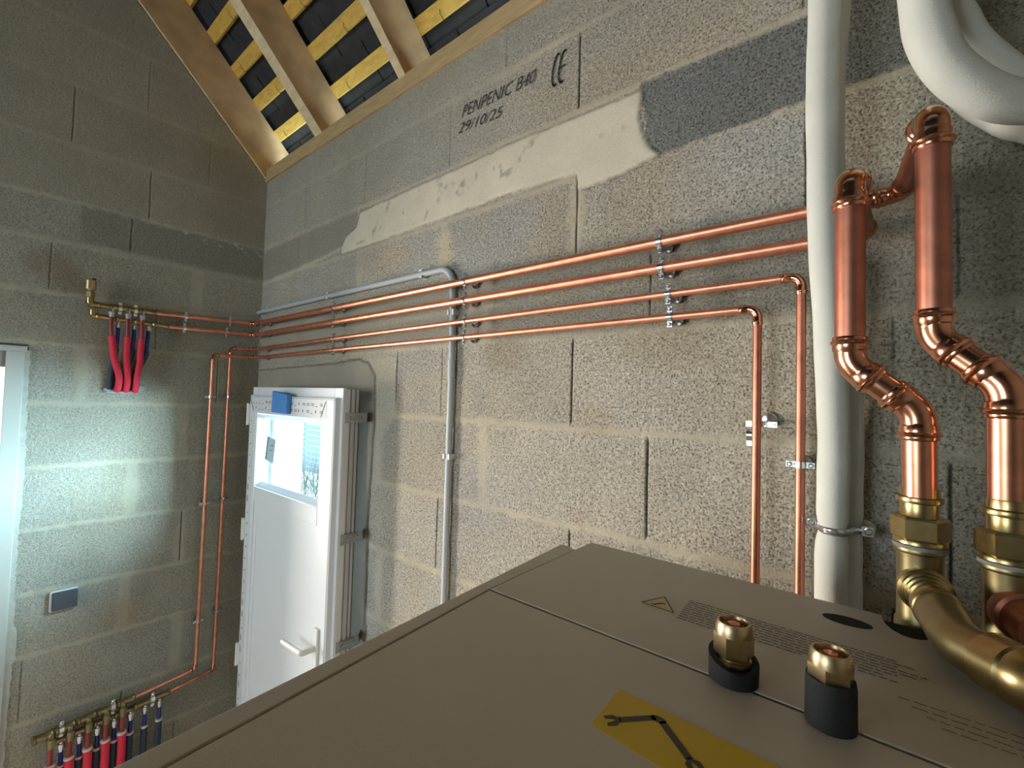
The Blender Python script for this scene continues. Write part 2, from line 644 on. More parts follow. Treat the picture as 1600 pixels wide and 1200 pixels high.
U = refine(np.concatenate([np.arange(-0.0, 2.86, 0.0062), np.arange(2.88, 3.9, 0.03)]), jx, (-0.0034, -0.0018, 0, 0.0018, 0.0034))
Z = refine(np.concatenate([np.arange(-0.1, 0.85, 0.04), np.arange(0.86, 3.06, 0.0062)]), [], ())
Z = np.append(Z, 3.075)
U[0] = 0
u, z = np.meshgrid(U, Z, indexing='ij')
cols, grain, relief, mort = shade_blocks(u, z, (0.430, 0.380, 0.318), (0.50, 0.43, 0.325), CO_R, J_R, 11)
jag = (fbm(u, z, 26, 300, 4)-0.5)*0.028
fine = (fbm(u, z, 90, 310, 3)-0.5)*0.010
med = fbm(u, z, 13, 333, 4)-0.5


def lay(poly, color, hard, gr, rl, jitter=1.0, amount=1.0, border=0.0):
    global cols, grain, relief
    d = poly_dist(u, z, poly) + jag*jitter + fine*min(1, jitter)
    m = sstep(d, -hard, hard)*amount
    cc = np.array(color)[None, None, :]*(1+med*0.22)[..., None]
    cols = cols*(1-m[..., None])+cc*m[..., None]
    grain = grain*(1-m)+gr*m
    relief = relief*(1-m)+rl*m + (med*0.0015)*m
    if border > 0:
        bd = np.exp(-((d+0.001)/0.0035)**2)*border
        cols = cols*(1-bd[..., None]*0.7)
        relief = relief-bd*0.003
    return d


# lower strip behind the copper pipes: smoother trowelled mortar, darker to the right
lay([(0.0, 2.10), (1.70, 2.10), (1.70, 2.30), (0.0, 2.30)], (0.41, 0.345, 0.275), 0.02, 0.35, 0.0005, 0.8, 0.75)
lay([(1.70, 2.085), (2.9, 2.085), (2.9, 2.30), (1.70, 2.30)], (0.27, 0.24, 0.20), 0.02, 0.7, 0.0, 0.8, 0.55)
# tan smear, left of the pale render strip
lay([(0.0, 2.67), (0.90, 2.68), (0.915, 2.616), (0.80, 2.545), (0.35, 2.515), (0.0, 2.50)], (0.30, 0.255, 0.20), 0.012, 0.25, 0.0015, 0.5, 0.75)
lay([(0.02, 2.685), (0.95, 2.69), (1.7, 2.70), (1.7, 3.07), (0.9, 3.07), (0.0, 3.07)], (0.40, 0.365, 0.30), 0.05, 0.35, 0.001, 1.0, 0.45)
lay([(-0.1, 2.96), (2.4, 2.96), (2.4, 3.1), (-0.1, 3.1)], (0.37, 0.335, 0.27), 0.015, 0.25, 0.002, 0.6, 0.6)
# pale mortar streak near the corner
lay([(0.02, 2.50), (0.30, 2.515), (0.62, 2.53), (0.80, 2.545), (0.80, 2.53), (0.30, 2.492), (0.02, 2.485)], (0.58, 0.52, 0.42), 0.006, 0.2, 0.002, 0.5, 0.7)
# coarse dark block
lay([(2.13, 2.683), (2.655, 2.668), (2.655, 2.510), (2.16, 2.494)], (0.20, 0.198, 0.187), 0.003, 1.15, 0.0, 0.3)
# pale render strip
lay([(0.795, 2.538), (0.83, 2.583), (0.905, 2.606), (0.935, 2.662), (1.247, 2.666), (1.489, 2.668), (1.771, 2.675), (1.963, 2.668), (2.139, 2.667),
     (2.132, 2.60), (2.150, 2.535), (2.182, 2.492), (2.135, 2.484), (2.075, 2.474), (1.999, 2.468), (1.962, 2.472), (1.960, 2.512), (1.851, 2.520),
     (1.685, 2.520), (1.288, 2.514), (1.02, 2.512), (0.795, 2.512)], (0.66, 0.585, 0.465), 0.0025, 0.12, 0.004, 0.30, 1.0, 0.55)
dd = poly_dist(u, z, [(0.9, 2.53), (2.1, 2.53), (2.1, 2.66), (0.9, 2.66)])
st = sstep(fbm(u, z, 17, 777, 4), 0.66, 0.74)*sstep(dd, -0.01, 0.01)
cols = cols*(1-st[..., None]*0.40)
# light render between the door patch and the first block
lay([(0.0, 2.04), (1.20, 2.06), (1.215, 1.85), (1.13, 1.75), (1.12, 1.60), (1.07, 1.55), (0.0, 1.55)], (0.50, 0.445, 0.36), 0.008, 0.35, 0.001, 0.6, 0.8)
# smooth grey mortar patch around the door
lay([(0.02, 2.030), (0.30, 2.038), (0.60, 2.042), (0.811, 2.048), (0.96, 2.058), (1.03, 2.04), (1.078, 1.99), (1.084, 1.812), (1.075, 1.60), (1.066, 1.47),
     (1.075, 1.00), (1.075, -0.2), (0.02, -0.2)], (0.375, 0.33, 0.27), 0.003, 0.05, 0.005, 0.25, 1.0, 0.95)
# rusty smears and stains
for (sx, sz, sr, am, cc) in [(1.55, 2.22, 0.07, 0.3, (0.5, 0.36, 0.27)), (1.16, 2.44, 0.10, 0.6, (0.53, 0.43, 0.30)), (2.02, 1.87, 0.08, 0.35, (0.38, 0.30, 0.2)),
                             (1.72, 2.05, 0.12, 0.55, (0.33, 0.26, 0.175)), (2.2, 2.05, 0.14, 0.4, (0.3, 0.25, 0.18)), (1.97, 1.62, 0.05, 0.4, (0.40, 0.31, 0.22)),
                             (2.72, 2.62, 0.25, 0.35, (0.24, 0.22, 0.17)), (1.44, 2.44, 0.055, 0.85, (0.58, 0.49, 0.33)), (1.45, 2.39, 0.05, 0.8, (0.58, 0.49, 0.33)), (1.96, 2.40, 0.05, 0.6, (0.46, 0.39, 0.26)), (0.97, 2.44, 0.08, 0.4, (0.46, 0.38, 0.28))]:
    dist = np.hypot(u-sx, (z-sz)*1.8) + jag*1.6
    m_ = (1-sstep(dist, sr*0.4, sr*1.1))*am
    cols = cols*(1-m_[..., None])+np.array(cc)[None, None, :]*m_[..., None]
# shade towards the right end of the wall, painted into the block colour
gk = sstep(u + jag*3, 2.30, 2.70)[..., None]*0.62
cols = cols*(1-gk) + cols*np.array((0.72, 0.76, 0.74))[None, None, :]*gk*1.0
keepx = (U[:-1]+U[1:])/2
keepz = (Z[:-1]+Z[1:])/2
kx, kz = np.meshgrid(keepx, keepz, indexing='ij')
keep = ~((kx > 0.35) & (kx < 0.96) & (kz < 1.86))
relief[0, :] = 0
place = np.stack([u, -relief, z], -1)
WALLM = wall_material('concrete_block', 210, 0.95, 0.75)
w = structure(grid_wall('wall_right', U, Z, place, np.clip(cols, 0.01, 0.9), grain, keep, WALLM), 'grey concrete block wall with pipes running along it')
wall_right = w

# ------------------------------------------------------------------ left wall (gable)
CO_L = [0.369, 0.601, 0.858, 1.097, 1.348, 1.593, 1.845, 2.087, 2.294, 2.503, 2.681, 2.915, 3.165, 3.42, 3.67, 3.92]
J_L = {16: [], 15: [], 14: [(-0.9, 'faint')], 13: [(-1.02, 'faint'), (-0.52, 'faint')],
       12: [(-0.761, 'line'), (-0.27, 'faint'), (-1.27, 'line')], 11: [(-0.497, 'line'), (-1.0, 'faint')],
       10: [(-0.555, 'line'), (-1.06, 'faint')], 9: [(-0.29, 'smear'), (-0.80, 'faint')], 8: [(-0.45, 'faint'), (-0.95, 'faint')],
       7: [(-0.69, 'smear'), (-0.19, 'faint')], 6: [(-0.322, 'smear')], 5: [(-0.508, 'smear')], 4: [(-0.312, 'both')],
       3: [(-0.508, 'smear')], 2: [(-0.307, 'smear'), (-0.81, 'faint')], 1: [(-0.5, 'faint')], 0: [(-0.3, 'faint')]}
jy = sorted({x for l in J_L.values() for x, k in l if k in ('line', 'both', 'faint')})
U2 = refine(np.concatenate([np.arange(-3.5, -1.30, 0.05), np.arange(-1.30, 0.0, 0.0066)]), jy+[-0.845], (-0.0034, -0.0018, 0, 0.0018, 0.0034))
U2 = np.append(U2, 0.0)
Z2 = refine(np.concatenate([np.arange(-0.1, 0.25, 0.05), np.arange(0.26, 4.0, 0.0066), np.arange(4.0, 6.6, 0.08)]), [2.075], (0,))
u, z = np.meshgrid(U2, Z2, indexing='ij')
cols, grain, relief, mort = shade_blocks(u, z, (0.365, 0.345, 0.285), (0.46, 0.425, 0.325), CO_L, J_L, 91, spread=0.10, warm=0.035)
jag = (fbm(u, z, 26, 400, 4)-0.5)*0.028
fine = (fbm(u, z, 90, 410, 3)-0.5)*0.010
med = fbm(u, z, 13, 433, 4)-0.5
# smoother, warmer zone high on the gable
lay([(-3.5, 2.69), (0.02, 2.69), (0.02, 6.5), (-3.5, 6.5)], (0.37, 0.325, 0.255), 0.03, 0.45, 0.0005, 1.0, 0.55)
# two darker blocks just under the long bed joint
lay([(-0.72, 2.672), (0.0, 2.672), (0.0, 2.518), (-0.72, 2.518)], (0.215, 0.205, 0.17), 0.012, 0.9, 0.0, 1.0, 0.6)
# thick pale bed joint
lay([(-1.3, 2.538), (-0.35, 2.512), (-0.0, 2.512), (-0.0, 2.494), (-0.35, 2.49), (-1.3, 2.50)], (0.37, 0.355, 0.29), 0.006, 0.3, 0.002, 0.7, 0.8)
# fine line of drips under the third bed joint
for (sy, sz, sr, am, cc) in [(-0.80, 2.40, 0.10, 0.5, (0.25, 0.19, 0.12)), (-0.74, 2.34, 0.07, 0.45, (0.24, 0.19, 0.12)), (-0.68, 1.98, 0.05, 0.35, (0.45, 0.40, 0.29)),
                             (-0.49, 0.93, 0.09, 0.45, (0.34, 0.29, 0.2)), (-0.3, 1.72, 0.05, 0.35, (0.45, 0.42, 0.30)), (-0.5, 1.46, 0.06, 0.35, (0.44, 0.42, 0.32)),
                             (-0.2, 3.05, 0.20, 0.35, (0.22, 0.17, 0.125)), (-0.12, 2.8, 0.22, 0.3, (0.22, 0.17, 0.125)), (-0.5, 0.93, 0.10, 0.3, (0.35, 0.28, 0.2))]:
    dist = np.hypot(u-sy, (z-sz)*1.2) + jag*1.6
    m_ = (1-sstep(dist, sr*0.4, sr*1.1))*am
    cols = cols*(1-m_[..., None])+np.array(cc)[None, None, :]*m_[..., None]
dr = sstep(fbm(u, z, 75, 911, 2), 0.66, 0.72)*np.exp(-((z-2.655-0.01*np.sin(u*30))/0.016)**2)*sstep(u, -0.42, -0.3)
cols = cols*(1-dr[..., None])+0.55*dr[..., None]
lim = 3.048 - 1.03*u
zc = np.minimum(z, lim)
keep = np.ones((len(U2)-1, len(Z2)-1), bool)
full = (z > lim)
keep &= ~(full[:-1, :-1] & full[1:, :-1] & full[:-1, 1:] & full[1:, 1:])
keepx = (U2[:-1]+U2[1:])/2
keepz = (Z2[:-1]+Z2[1:])/2
kx, kz = np.meshgrid(keepx, keepz, indexing='ij')
keep &= ~((kx < -0.845) & (kx > -1.72) & (kz < 2.075))
relief[-1, :] = 0
place = np.stack([relief, u, zc], -1)
WALLM2 = wall_material('concrete_block_gable', 190, 0.60, 0.65)
wall_left = structure(grid_wall('wall_left', U2, Z2, place, np.clip(cols, 0.01, 0.9), grain, keep, WALLM2), 'grey concrete block gable wall with the doorway')

# thickness behind the block faces, other walls, floor, roof
t = MB()
t.box((-0.22, 0.012, -0.1), (0.34, 0.09, 3.05))
t.box((0.97, 0.012, -0.1), (3.9, 0.09, 3.05))
t.box((0.34, 0.012, 1.87), (0.97, 0.09, 3.05))
structure(t.build('wall_right_core', SCREED, smooth=False))
t = MB()
t.box((-0.2, -0.845, -0.1), (-0.012, 0.012, 3.0))
t.box((-0.2, -3.5, -0.1), (-0.012, -1.72, 3.0))
t.box((-0.2, -1.72, 2.075), (-0.012, -0.845, 3.0))
t.prism([(-0.012, 0.0, 3.0), (-0.012, 0.0, 3.02), (-0.012, -1.9, 4.98), (-0.012, -3.5, 3.4), (-0.012, -3.5, 3.0)], (-0.19, 0, 0))
t.prism([(-0.2, 0.3, 2.9), (-0.2, 0.3, 3.02), (-0.2, -1.9, 5.28), (-0.2, -3.7, 3.5), (-0.2, -3.7, 2.9)], (-0.1, 0, 0))  # added closure, keeps sky light from leaking in under the slates
structure(t.build('wall_left_core', SCREED, smooth=False))
t = MB()
t.box((-0.2, -3.7, -0.1), (0.45, -3.5, 3.4))
t.box((1.75, -3.7, -0.1), (3.9, -3.5, 3.4))
t.box((0.45, -3.7, -0.1), (1.75, -3.5, 1.3))  # unseen opening, made up to go with the rear fill lamp
t.box((0.45, -3.7, 2.5), (1.75, -3.5, 3.4))
structure(t.build('wall_back', material('back_blocks', (0.36, 0.34, 0.30), 0.95, var=0.1), smooth=False))
structure(MB().box((3.9, -3.7, -0.1), (4.1, 0.2, 5.2)).build('wall_front', MATS['back_blocks'], smooth=False))
structure(MB().box((-0.2, -3.7, -0.2), (4.1, 0.2, -0.1)).build('floor', SCREED, smooth=False))

# ------------------------------------------------------------------ roof: slates, battens, rafters, plate
Sd = Vector((0, -1, 1.03)).normalized()           # up the slope
Nr = Vector((0, 1.03, 1)).normalized()            # out of the roof
O0 = Vector((0, 0, 3.093))
HR = 0.180


def rp(x, s, h):
    """point on the roof: x along the wall, s horizontal distance from the wall, h above rafter underside"""
    return O0 + Vector((x, -s, 1.03*s)) + Nr*h


t = MB()
rs_ = random.Random(3)
row = 0
s0 = -0.32
while s0 < 2.0:
    off = 0.0 if row % 2 else 0.155
    x = -0.35 + off
    while x < 4.0:
        gap = 0.0035
        a = rp(x+gap, s0-0.02, HR+0.034+0.004)
        b = rp(x+0.31-gap, s0-0.02, HR+0.034+0.004)
        c = rp(x+0.31-gap, s0+0.14, HR+0.030)
        d = rp(x+gap, s0+0.14, HR+0.030)
        j = rs_.uniform(-0.0012, 0.0012)
        t.prism([a+Nr*j, b+Nr*j, c, d], Nr*0.005)
        x += 0.31
    s0 += 0.112
    row += 1
structure(t.build('ceiling', SLATE, smooth=False), 'dark slates seen from below between the rafters')
t = MB()
t.prism([rp(-0.5, -0.4, HR+0.050), rp(4.2, -0.4, HR+0.050), rp(4.2, 2.0, HR+0.050), rp(-0.5, 2.0, HR+0.050)], Nr*0.02)
t.prism([(-0.5, -1.85, 5.17), (4.2, -1.85, 5.17), (4.2, -4.0, 3.2), (-0.5, -4.0, 3.2)], (0, 0, 0.03))
structure(t.build('ceiling_outer_layer', SLATE, smooth=False))

rafters = [(-0.050, 0.012, 'timber rafter running up along the gable wall, leftmost'),
           (0.538, 0.603, 'second rafter from the left, above the corner side of the door'),
           (1.172, 1.212, 'third rafter, meeting the wall plate left of the printed block'),
           (1.80, 1.86, 'rafter furthest right, above the printed block'),
           (2.40, 2.46, None), (3.0, 3.06, None)]
for x0, x1, lab in rafters:
    if lab is None or x0 > 1.5:
        continue
    m = MB()
    hb = -0.027 if x0 < 0 else 0.0             # the end rafter sits down on the gable wall
    m.prism([rp(x0, -0.05, hb), rp(x1, -0.05, hb), rp(x1, 1.86, hb), rp(x0, 1.86, hb)], Nr*(HR-hb))
    o = m.build('rafter', [WOOD, WOODL], smooth=False, bevel=0.0015)
    o.data.polygons[0].material_index = 1      # pale underside, the light on it painted into the colour
    tag(o, lab, 'rafter', 'roof rafters')

bat_s = [0.013, -0.095, -0.208, -0.317, -0.427, -0.537]
bat_lab = ['yellow roof batten closest above the wall plate', 'second yellow roof batten up from the wall plate', 'third yellow roof batten up from the wall plate',
           'fourth yellow roof batten up from the wall plate', 'fifth yellow roof batten up from the wall plate', 'sixth yellow roof batten up from the wall plate']
extra = [0.122]
for i, s in enumerate([0.122]+bat_s):
    s = -s
    root = thing('roof_batten', (['yellow roof batten half hidden behind the wall plate']+bat_lab)[i], 'batten', tuple(rp(0, s, HR)), 'roof battens')
    m = MB()
    hw = 0.0185
    m.prism([rp(-0.3, s-hw, HR), rp(3.9, s-hw, HR), rp(3.9, s+hw, HR), rp(-0.3, s+hw, HR)], Nr*0.027)
    m.build('board', BATTEN, root, smooth=False, bevel=0.001)
    rr = random.Random(i*7+1)
    x = 0.10+0.155*(i % 2)
    while x < 1.9:
        a = rp(x, s-hw-0.002, HR+0.03)
        b = rp(x+0.002, s-hw-0.004, HR-0.006)
        c = rp(x+0.001, s-hw+0.010, HR-0.010)
        d = rp(x+0.004, s-hw+0.020, HR-0.006)
        MB().tube([a, b, c, d], 0.0013, seg=6).build('slate_hook', WIRE, root)
        x += 0.31
m = MB()
m.prism([(-0.10, -0.012, 3.046), (-0.10, -0.012, 3.112), (-0.10, 0.06, 3.122), (-0.10, 0.10, 3.046)], (4.0, 0, 0))
o = m.build('wall_plate', PLATE, smooth=False, bevel=0.002)
tag(o, 'long timber wall plate lying on top of the block wall', 'beam')

# ------------------------------------------------------------------ printed marks on the block
def stamp_text(txt, x0, x1, z0, z1, slope_end, name, shear=0.25):
    cu = bpy.data.curves.new(name, 'FONT')
    cu.body = txt
    cu.size = 1
    cu.shear = shear
    cu.offset = -0.004
    cu.resolution_u = 3
    o = bpy.data.objects.new(name, cu)
    COL.objects.link(o)
    dg = bpy.context.evaluated_depsgraph_get()
    me = bpy.data.meshes.new_from_object(o.evaluated_get(dg))
    bpy.data.objects.remove(o)
    xs = [v.co.x for v in me.vertices]
    ys = [v.co.y for v in me.vertices]
    ax, bx, ay, by = min(xs), max(xs), min(ys), max(ys)
    for v in me.vertices:
        fx = (v.co.x-ax)/(bx-ax)
        fz = (v.co.y-ay)/(by-ay)
        v.co = (x0+fx*(x1-x0), -0.0035, z0+fz*(z1-z0)+fx*slope_end)
    me.name = name
    ob = bpy.data.objects.new(name, me)
    COL.objects.link(ob)
    me.materials.append(STAMP)
    ob.parent = wall_right
    return ob


STAMP = bpy.data.materials.new('stamp_ink')
STAMP.use_nodes = True
nt = STAMP.node_tree
b = nt.nodes['Principled BSDF']
b.inputs['Base Color'].default_value = (0.045, 0.042, 0.045, 1)
b.inputs['Roughness'].default_value = 0.9
tc = nt.nodes.new('ShaderNodeTexCoord')
n = nt.nodes.new('ShaderNodeTexNoise')
n.inputs['Scale'].default_value = 260
r = nt.nodes.new('ShaderNodeValToRGB')
r.color_ramp.elements[0].position = 0.34
r.color_ramp.elements[1].position = 0.40
nt.links.new(tc.outputs['Object'], n.inputs['Vector'])
nt.links.new(n.outputs['Fac'], r.inputs['Fac'])
nt.links.new(r.outputs['Color'], b.inputs['Alpha'])
stamp_text('PENPENIC B40', 1.513, 1.816, 2.832, 2.871, -0.008, 'block_print', 0.38)
stamp_text('29/10/25', 1.497, 1.694, 2.784, 2.817, -0.014, 'block_print', 0.38)


def stroke(m, pts, w, y=-0.0035):
    P = [Vector((p[0], y, p[1])) for p in pts]
    for i in range(len(P)-1):
        d = (P[i+1]-P[i]).normalized()
        nn = Vector((-d.z, 0, d.x))*w/2
        a, b_ = P[i]-d*w*0.3, P[i+1]+d*w*0.3
        m.add([a-nn, b_-nn, b_+nn, a+nn], [(0, 1, 2, 3)])


m = MB()
# conformity mark: two tall arcs, the right one with a middle bar
for cx0, bar in ((1.886, False), (1.908, True)):
    pts = []
    for k in range(13):
        a = math.radians(70+k*220/12)
        pts.append((cx0+0.0125*math.cos(a)+0.043*math.sin(a)*0.12, 2.827+0.043*math.sin(a)))
    stroke(m, pts, 0.0062)
    if bar:
        stroke(m, [(cx0-0.012, 2.827), (cx0+0.006, 2.829)], 0.006)
o = m.build('block_print', STAMP, wall_right, smooth=False)

# ------------------------------------------------------------------ door in the right wall
FY = -0.130
door = structure(thing('door_1', 'white half glazed outside door standing proud of the block wall', 'door', (0.68, 0, -0.1)))
del door['category']
fx0, fx1, fz1 = 0.287, 1.077, 1.938


def ring(m, x0, x1, z0, z1, w, wt, y0, y1, bottom=True):
    m.box((x0, y0, z0), (x0+w, y1, z1))
    m.box((x1-w, y0, z0), (x1, y1, z1))
    m.box((x0+w, y0, z1-wt), (x1-w, y1, z1))
    if bottom: m.box((x0+w, y0, z0), (x1-w, y1, z0+wt))


m = MB()
ring(m, fx0, fx1, -0.1, fz1, 0.060, 0.060, FY, FY+0.012)
ring(m, fx0+0.004, fx1-0.004, -0.1, fz1-0.003, 0.056, 0.056, FY+0.012, FY+0.030)
m.build('frame', DOORW, door, bevel=0.0015)
m = MB()
ring(m, fx0+0.010, fx1-0.008, -0.1, fz1-0.006, 0.050, 0.050, FY+0.030, FY+0.036)
ring(m, fx0+0.004, fx1-0.003, -0.1, fz1-0.003, 0.050, 0.050, FY+0.036, FY+0.050)
ring(m, fx0+0.012, fx1-0.010, -0.1, fz1-0.008, 0.050, 0.050, FY+0.050, FY+0.056)
ring(m, fx0+0.006, fx1-0.004, -0.1, fz1-0.004, 0.050, 0.050, FY+0.056, FY+0.066)
m.build('frame_side_profile', DOORG, door, bevel=0.001)
m = MB()
ring(m, 0.335, 0.985, -0.1, 1.885, 0.035, 0.03, FY+0.066, 0.004, bottom=False)
m.build('light_seal', material('dark_liner', (0.16, 0.15, 0.135), 0.9), door, smooth=False)  # added liner, blocks daylight leaking in behind the frame
# opening sash
sx0, sx1, sz1 = 0.312, 1.060, 1.901
gx0, gx1, gz0, gz1 = 0.393, 0.962, 1.493, 1.818
SY = -0.150
m = MB()
m.box((sx0, SY, -0.06), (gx0, FY+0.02, sz1))
m.box((gx1, SY, -0.06), (sx1, FY+0.02, sz1))
m.box((gx0, SY, gz1), (gx1, FY+0.02, sz1))
m.box((gx0, SY, 1.425), (gx1, FY+0.02, gz0))
m.build('sash', DOORW, door, bevel=0.003)
m = MB()
m.box((gx0-0.001, SY+0.006, -0.03), (gx1+0.0, FY+0.018, 1.426))
m.build('lower_panel', DOORW, door, bevel=0.002)
m = MB()
m.box((sx1-0.012, SY-0.0012, -0.06), (sx1-0.006, SY+0.002, sz1-0.006))
m.box((sx0+0.006, SY-0.0012, sz1-0.010), (sx1-0.006, SY+0.002, sz1-0.004))
m.build('gasket', DOORG, door)
# glass beads, a splayed ring around the pane
m = MB()
bw = 0.022
for a, b2 in (((gx0, gz0), (gx0, gz1)), ((gx0, gz1), (gx1, gz1)), ((gx1, gz1), (gx1, gz0)), ((gx1, gz0), (gx0, gz0))):
    d = Vector((b2[0]-a[0], 0, b2[1]-a[1])).normalized()
    inn = Vector((d.z, 0, -d.x))
    A = Vector((a[0], SY+0.001, a[1]))
    B = Vector((b2[0], SY+0.001, b2[1]))
    m.add([A, B, B+inn*bw-d*bw+Vector((0, 0.022, 0)), A+inn*bw+d*bw+Vector((0, 0.022, 0))], [(0, 1, 2, 3)])
m.build('glazing_bead', DOORW, door, smooth=False)
m = MB()
m.box((gx0+0.004, SY+0.020, gz0+0.004), (gx1-0.004, SY+0.024, gz1-0.004))
m.build('pane', GLASS, door, smooth=False)
m = MB()
m.prism([(0.464, SY+0.0185, 1.722), (0.552, SY+0.0185, 1.711), (0.536, SY+0.0185, 1.606), (0.446, SY+0.0185, 1.617)], (0, 0.001, 0))
gl_ = m.build('glass_label', GLABEL, door, smooth=False)
gl_['label'] = 'pale blue paper label stuck on the glass'
m = MB()
m.prism([(0.475, SY+0.0180, 1.716), (0.480, SY+0.0180, 1.716), (0.462, SY+0.0180, 1.618), (0.457, SY+0.0180, 1.618)], (0, -0.0004, 0))
m.box((0.500, SY+0.0178, 1.680), (0.530, SY+0.0182, 1.684))
m.box((0.495, SY+0.0178, 1.660), (0.525, SY+0.0182, 1.663))
m.build('label_print', INK, door, smooth=False)
# protective film with small printed marks, top rail and hinge side
m = MB()
m.box((sx0+0.004, SY-0.0010, gz1+0.006), (sx1-0.060, SY+0.001, sz1-0.012))
m.box((sx0+0.003, SY-0.0010, -0.05), (gx0-0.030, SY+0.001, gz1+0.004))
m.build('protective_film', FILM, door, smooth=False)
m = MB()
rr = random.Random(5)
x = sx0+0.03
while x < sx1-0.09:
    for zz in (sz1-0.033, sz1-0.060):
        k = rr.randint(0, 2)
        if k == 0:
            m.box((x, SY-0.0016, zz), (x+0.022, SY-0.0008, zz+0.003))
            m.box((x, SY-0.0016, zz+0.006), (x+0.020, SY-0.0008, zz+0.009))
        elif k == 1:
            m.box((x, SY-0.0016, zz), (x+0.006, SY-0.0008, zz+0.010))
        else:
            m.box((x, SY-0.0016, zz-0.004), (x+0.012, SY-0.0008, zz-0.001))
    x += 0.034
m.prism([(sx1-0.062, SY-0.0016, sz1-0.014), (sx1-0.068, SY-0.0016, sz1-0.014), (sx1-0.10, SY-0.0016, gz1+0.01), (sx1-0.094, SY-0.0016, gz1+0.01)], (0, 0.0006, 0))
m.prism([(sx0+0.004, SY-0.0016, sz1-0.014), (sx0+0.009, SY-0.0016, sz1-0.014), (sx0+0.045, SY-0.0016, gz1+0.01), (sx0+0.040, SY-0.0016, gz1+0.01)], (0, 0.0006, 0))
zz = 1.78
while zz > 0.1:
    k = rr.randint(0, 2)
    if k == 0:
        m.box((sx0+0.018, SY-0.0016, zz), (sx0+0.030, SY-0.0008, zz+0.004))
    elif k == 1:
        m.box((sx0+0.014, SY-0.0016, zz), (sx0+0.017, SY-0.0008, zz+0.028))
        m.box((sx0+0.022, SY-0.0016, zz), (sx0+0.025, SY-0.0008, zz+0.022))
    else:
        m.box((sx0+0.022, SY-0.0016, zz), (sx0+0.030, SY-0.0008, zz+0.008))
    zz -= 0.052
m.build('film_print', INK, door, smooth=False)
# raised moulding line on the lower panel
m = MB()
m.box((gx0+0.028, SY+0.003, 0.0), (gx0+0.034, SY+0.008, 1.36))
m.build('panel_moulding', DOORW, door, bevel=0.001)
for zc in (1.812, 1.285, 0.72):
    m = MB()
    m.box((sx0-0.020, SY-0.004, zc-0.045), (sx0+0.002, SY+0.016, zc+0.045))
    m.tube([(sx0-0.010, SY-0.004, zc-0.05), (sx0-0.010, SY-0.004, zc+0.05)], 0.007, seg=12)
    m.build('hinge', CLIPW, door, bevel=0.001)
m = MB()
m.box((0.990, SY-0.010, 0.86), (1.018, SY+0.001, 1.07))
hp = m.build('handle_plate', CLIPW, door, bevel=0.004)
m = MB()
m.tube(arc_path([(1.003, SY-0.006, 1.0), (1.003, SY-0.058, 1.0), (0.872, SY-0.064, 0.999)], 0.012, 5), 0.0105, seg=12, flat=0.8)
m.build('handle_lever', CLIPW, hp)
for zc in (1.830, 1.39, 1.01):
    m = MB()
    m.box((1.0755, -0.118, zc-0.018), (1.0785, -0.030, zc+0.018))
    m.box((1.0785, -0.110, zc-0.014), (1.0815, -0.080, zc-0.009))
    m.box((1.0785, -0.110, zc+0.009), (1.0815, -0.050, zc+0.014))
    m.prism([(1.0755, -0.032, zc-0.018), (1.0785, -0.030, zc-0.018), (1.052, -0.003, zc-0.018), (1.046, -0.004, zc-0.018)], (0, 0, 0.036))
    m.tube([(1.077, -0.095, zc), (1.084, -0.095, zc)], 0.007, seg=10)
    m.tube([(1.077, -0.048, zc), (1.084, -0.048, zc)], 0.007, seg=10)
    m.box((1.0785, -0.105, zc-0.0035), (1.0800, -0.050, zc+0.0035))
    m.build('fixing_bracket', STEEL, door, bevel=0.0006)
m = MB()
bs = MB()
bs.prism([(0.584, SY-0.022, 1.832), (0.722, SY-0.022, 1.828), (0.725, SY-0.022, 1.910), (0.588, SY-0.022, 1.922)], (0, 0.020, 0))
o = bs.build('foam_spacer_block', BLUE, smooth=False, bevel=0.004)
tag(o, 'small bright blue foam block stuck on the top rail of the door', 'block')

# ------------------------------------------------------------------ doorway on the left (next room)
dw = structure(thing('door_2', 'open doorway in the gable wall with pale lining', 'door', (0, -1.28, -0.1)))
del dw['category']
m = MB()
rr = random.Random(8)
pts = []
zz = -0.1
while zz < 2.06:                                   # ragged plaster edge along the blocks
    pts.append((0.006, -0.839+rr.uniform(-0.0025, 0.0025)+0.003*math.sin(zz*9)+(0.008 if 0.85 < zz < 0.99 else 0), zz))
    zz += 0.012
pts.append((0.006, -0.842, 2.052))
m.prism(pts + [(0.006, -0.868, 2.052), (0.006, -0.868, -0.1)], (-0.03, 0, 0))
m.build('plaster_edge', PLASTERW, dw, smooth=False)
m = MB()
m.box((-0.18, -0.905, -0.1), (0.012, -0.856, 2.045))
m.build('jamb', LINING, dw, bevel=0.002)
m = MB()
m.box((-0.18, -1.72, 2.045), (0.014, -0.850, 2.066))
m.build('head', LINING, dw, bevel=0.002)
m = MB()
m.box((-0.15, -1.70, 1.983), (0.004, -0.866, 2.045))
m.build('lintel_board', LINTEL, dw, smooth=False)
t = MB()
t.box((-2.2, -3.2, -0.1), (-2.1, -0.3, 2.6))
t.box((-2.2, -0.4, -0.1), (-0.2, -0.3, 2.6))
t.box((-2.2, -3.3, -0.1), (-0.2, -3.2, 2.6))
t.box((-2.2, -3.3, 2.6), (-0.2, -0.3, 2.7))
structure(t.build('wall_next_room', ROOMW, smooth=False))
structure(MB().box((-2.2, -3.3, -0.2), (-0.2, -0.3, -0.1)).build('floor_next_room', TANFLOOR, smooth=False))

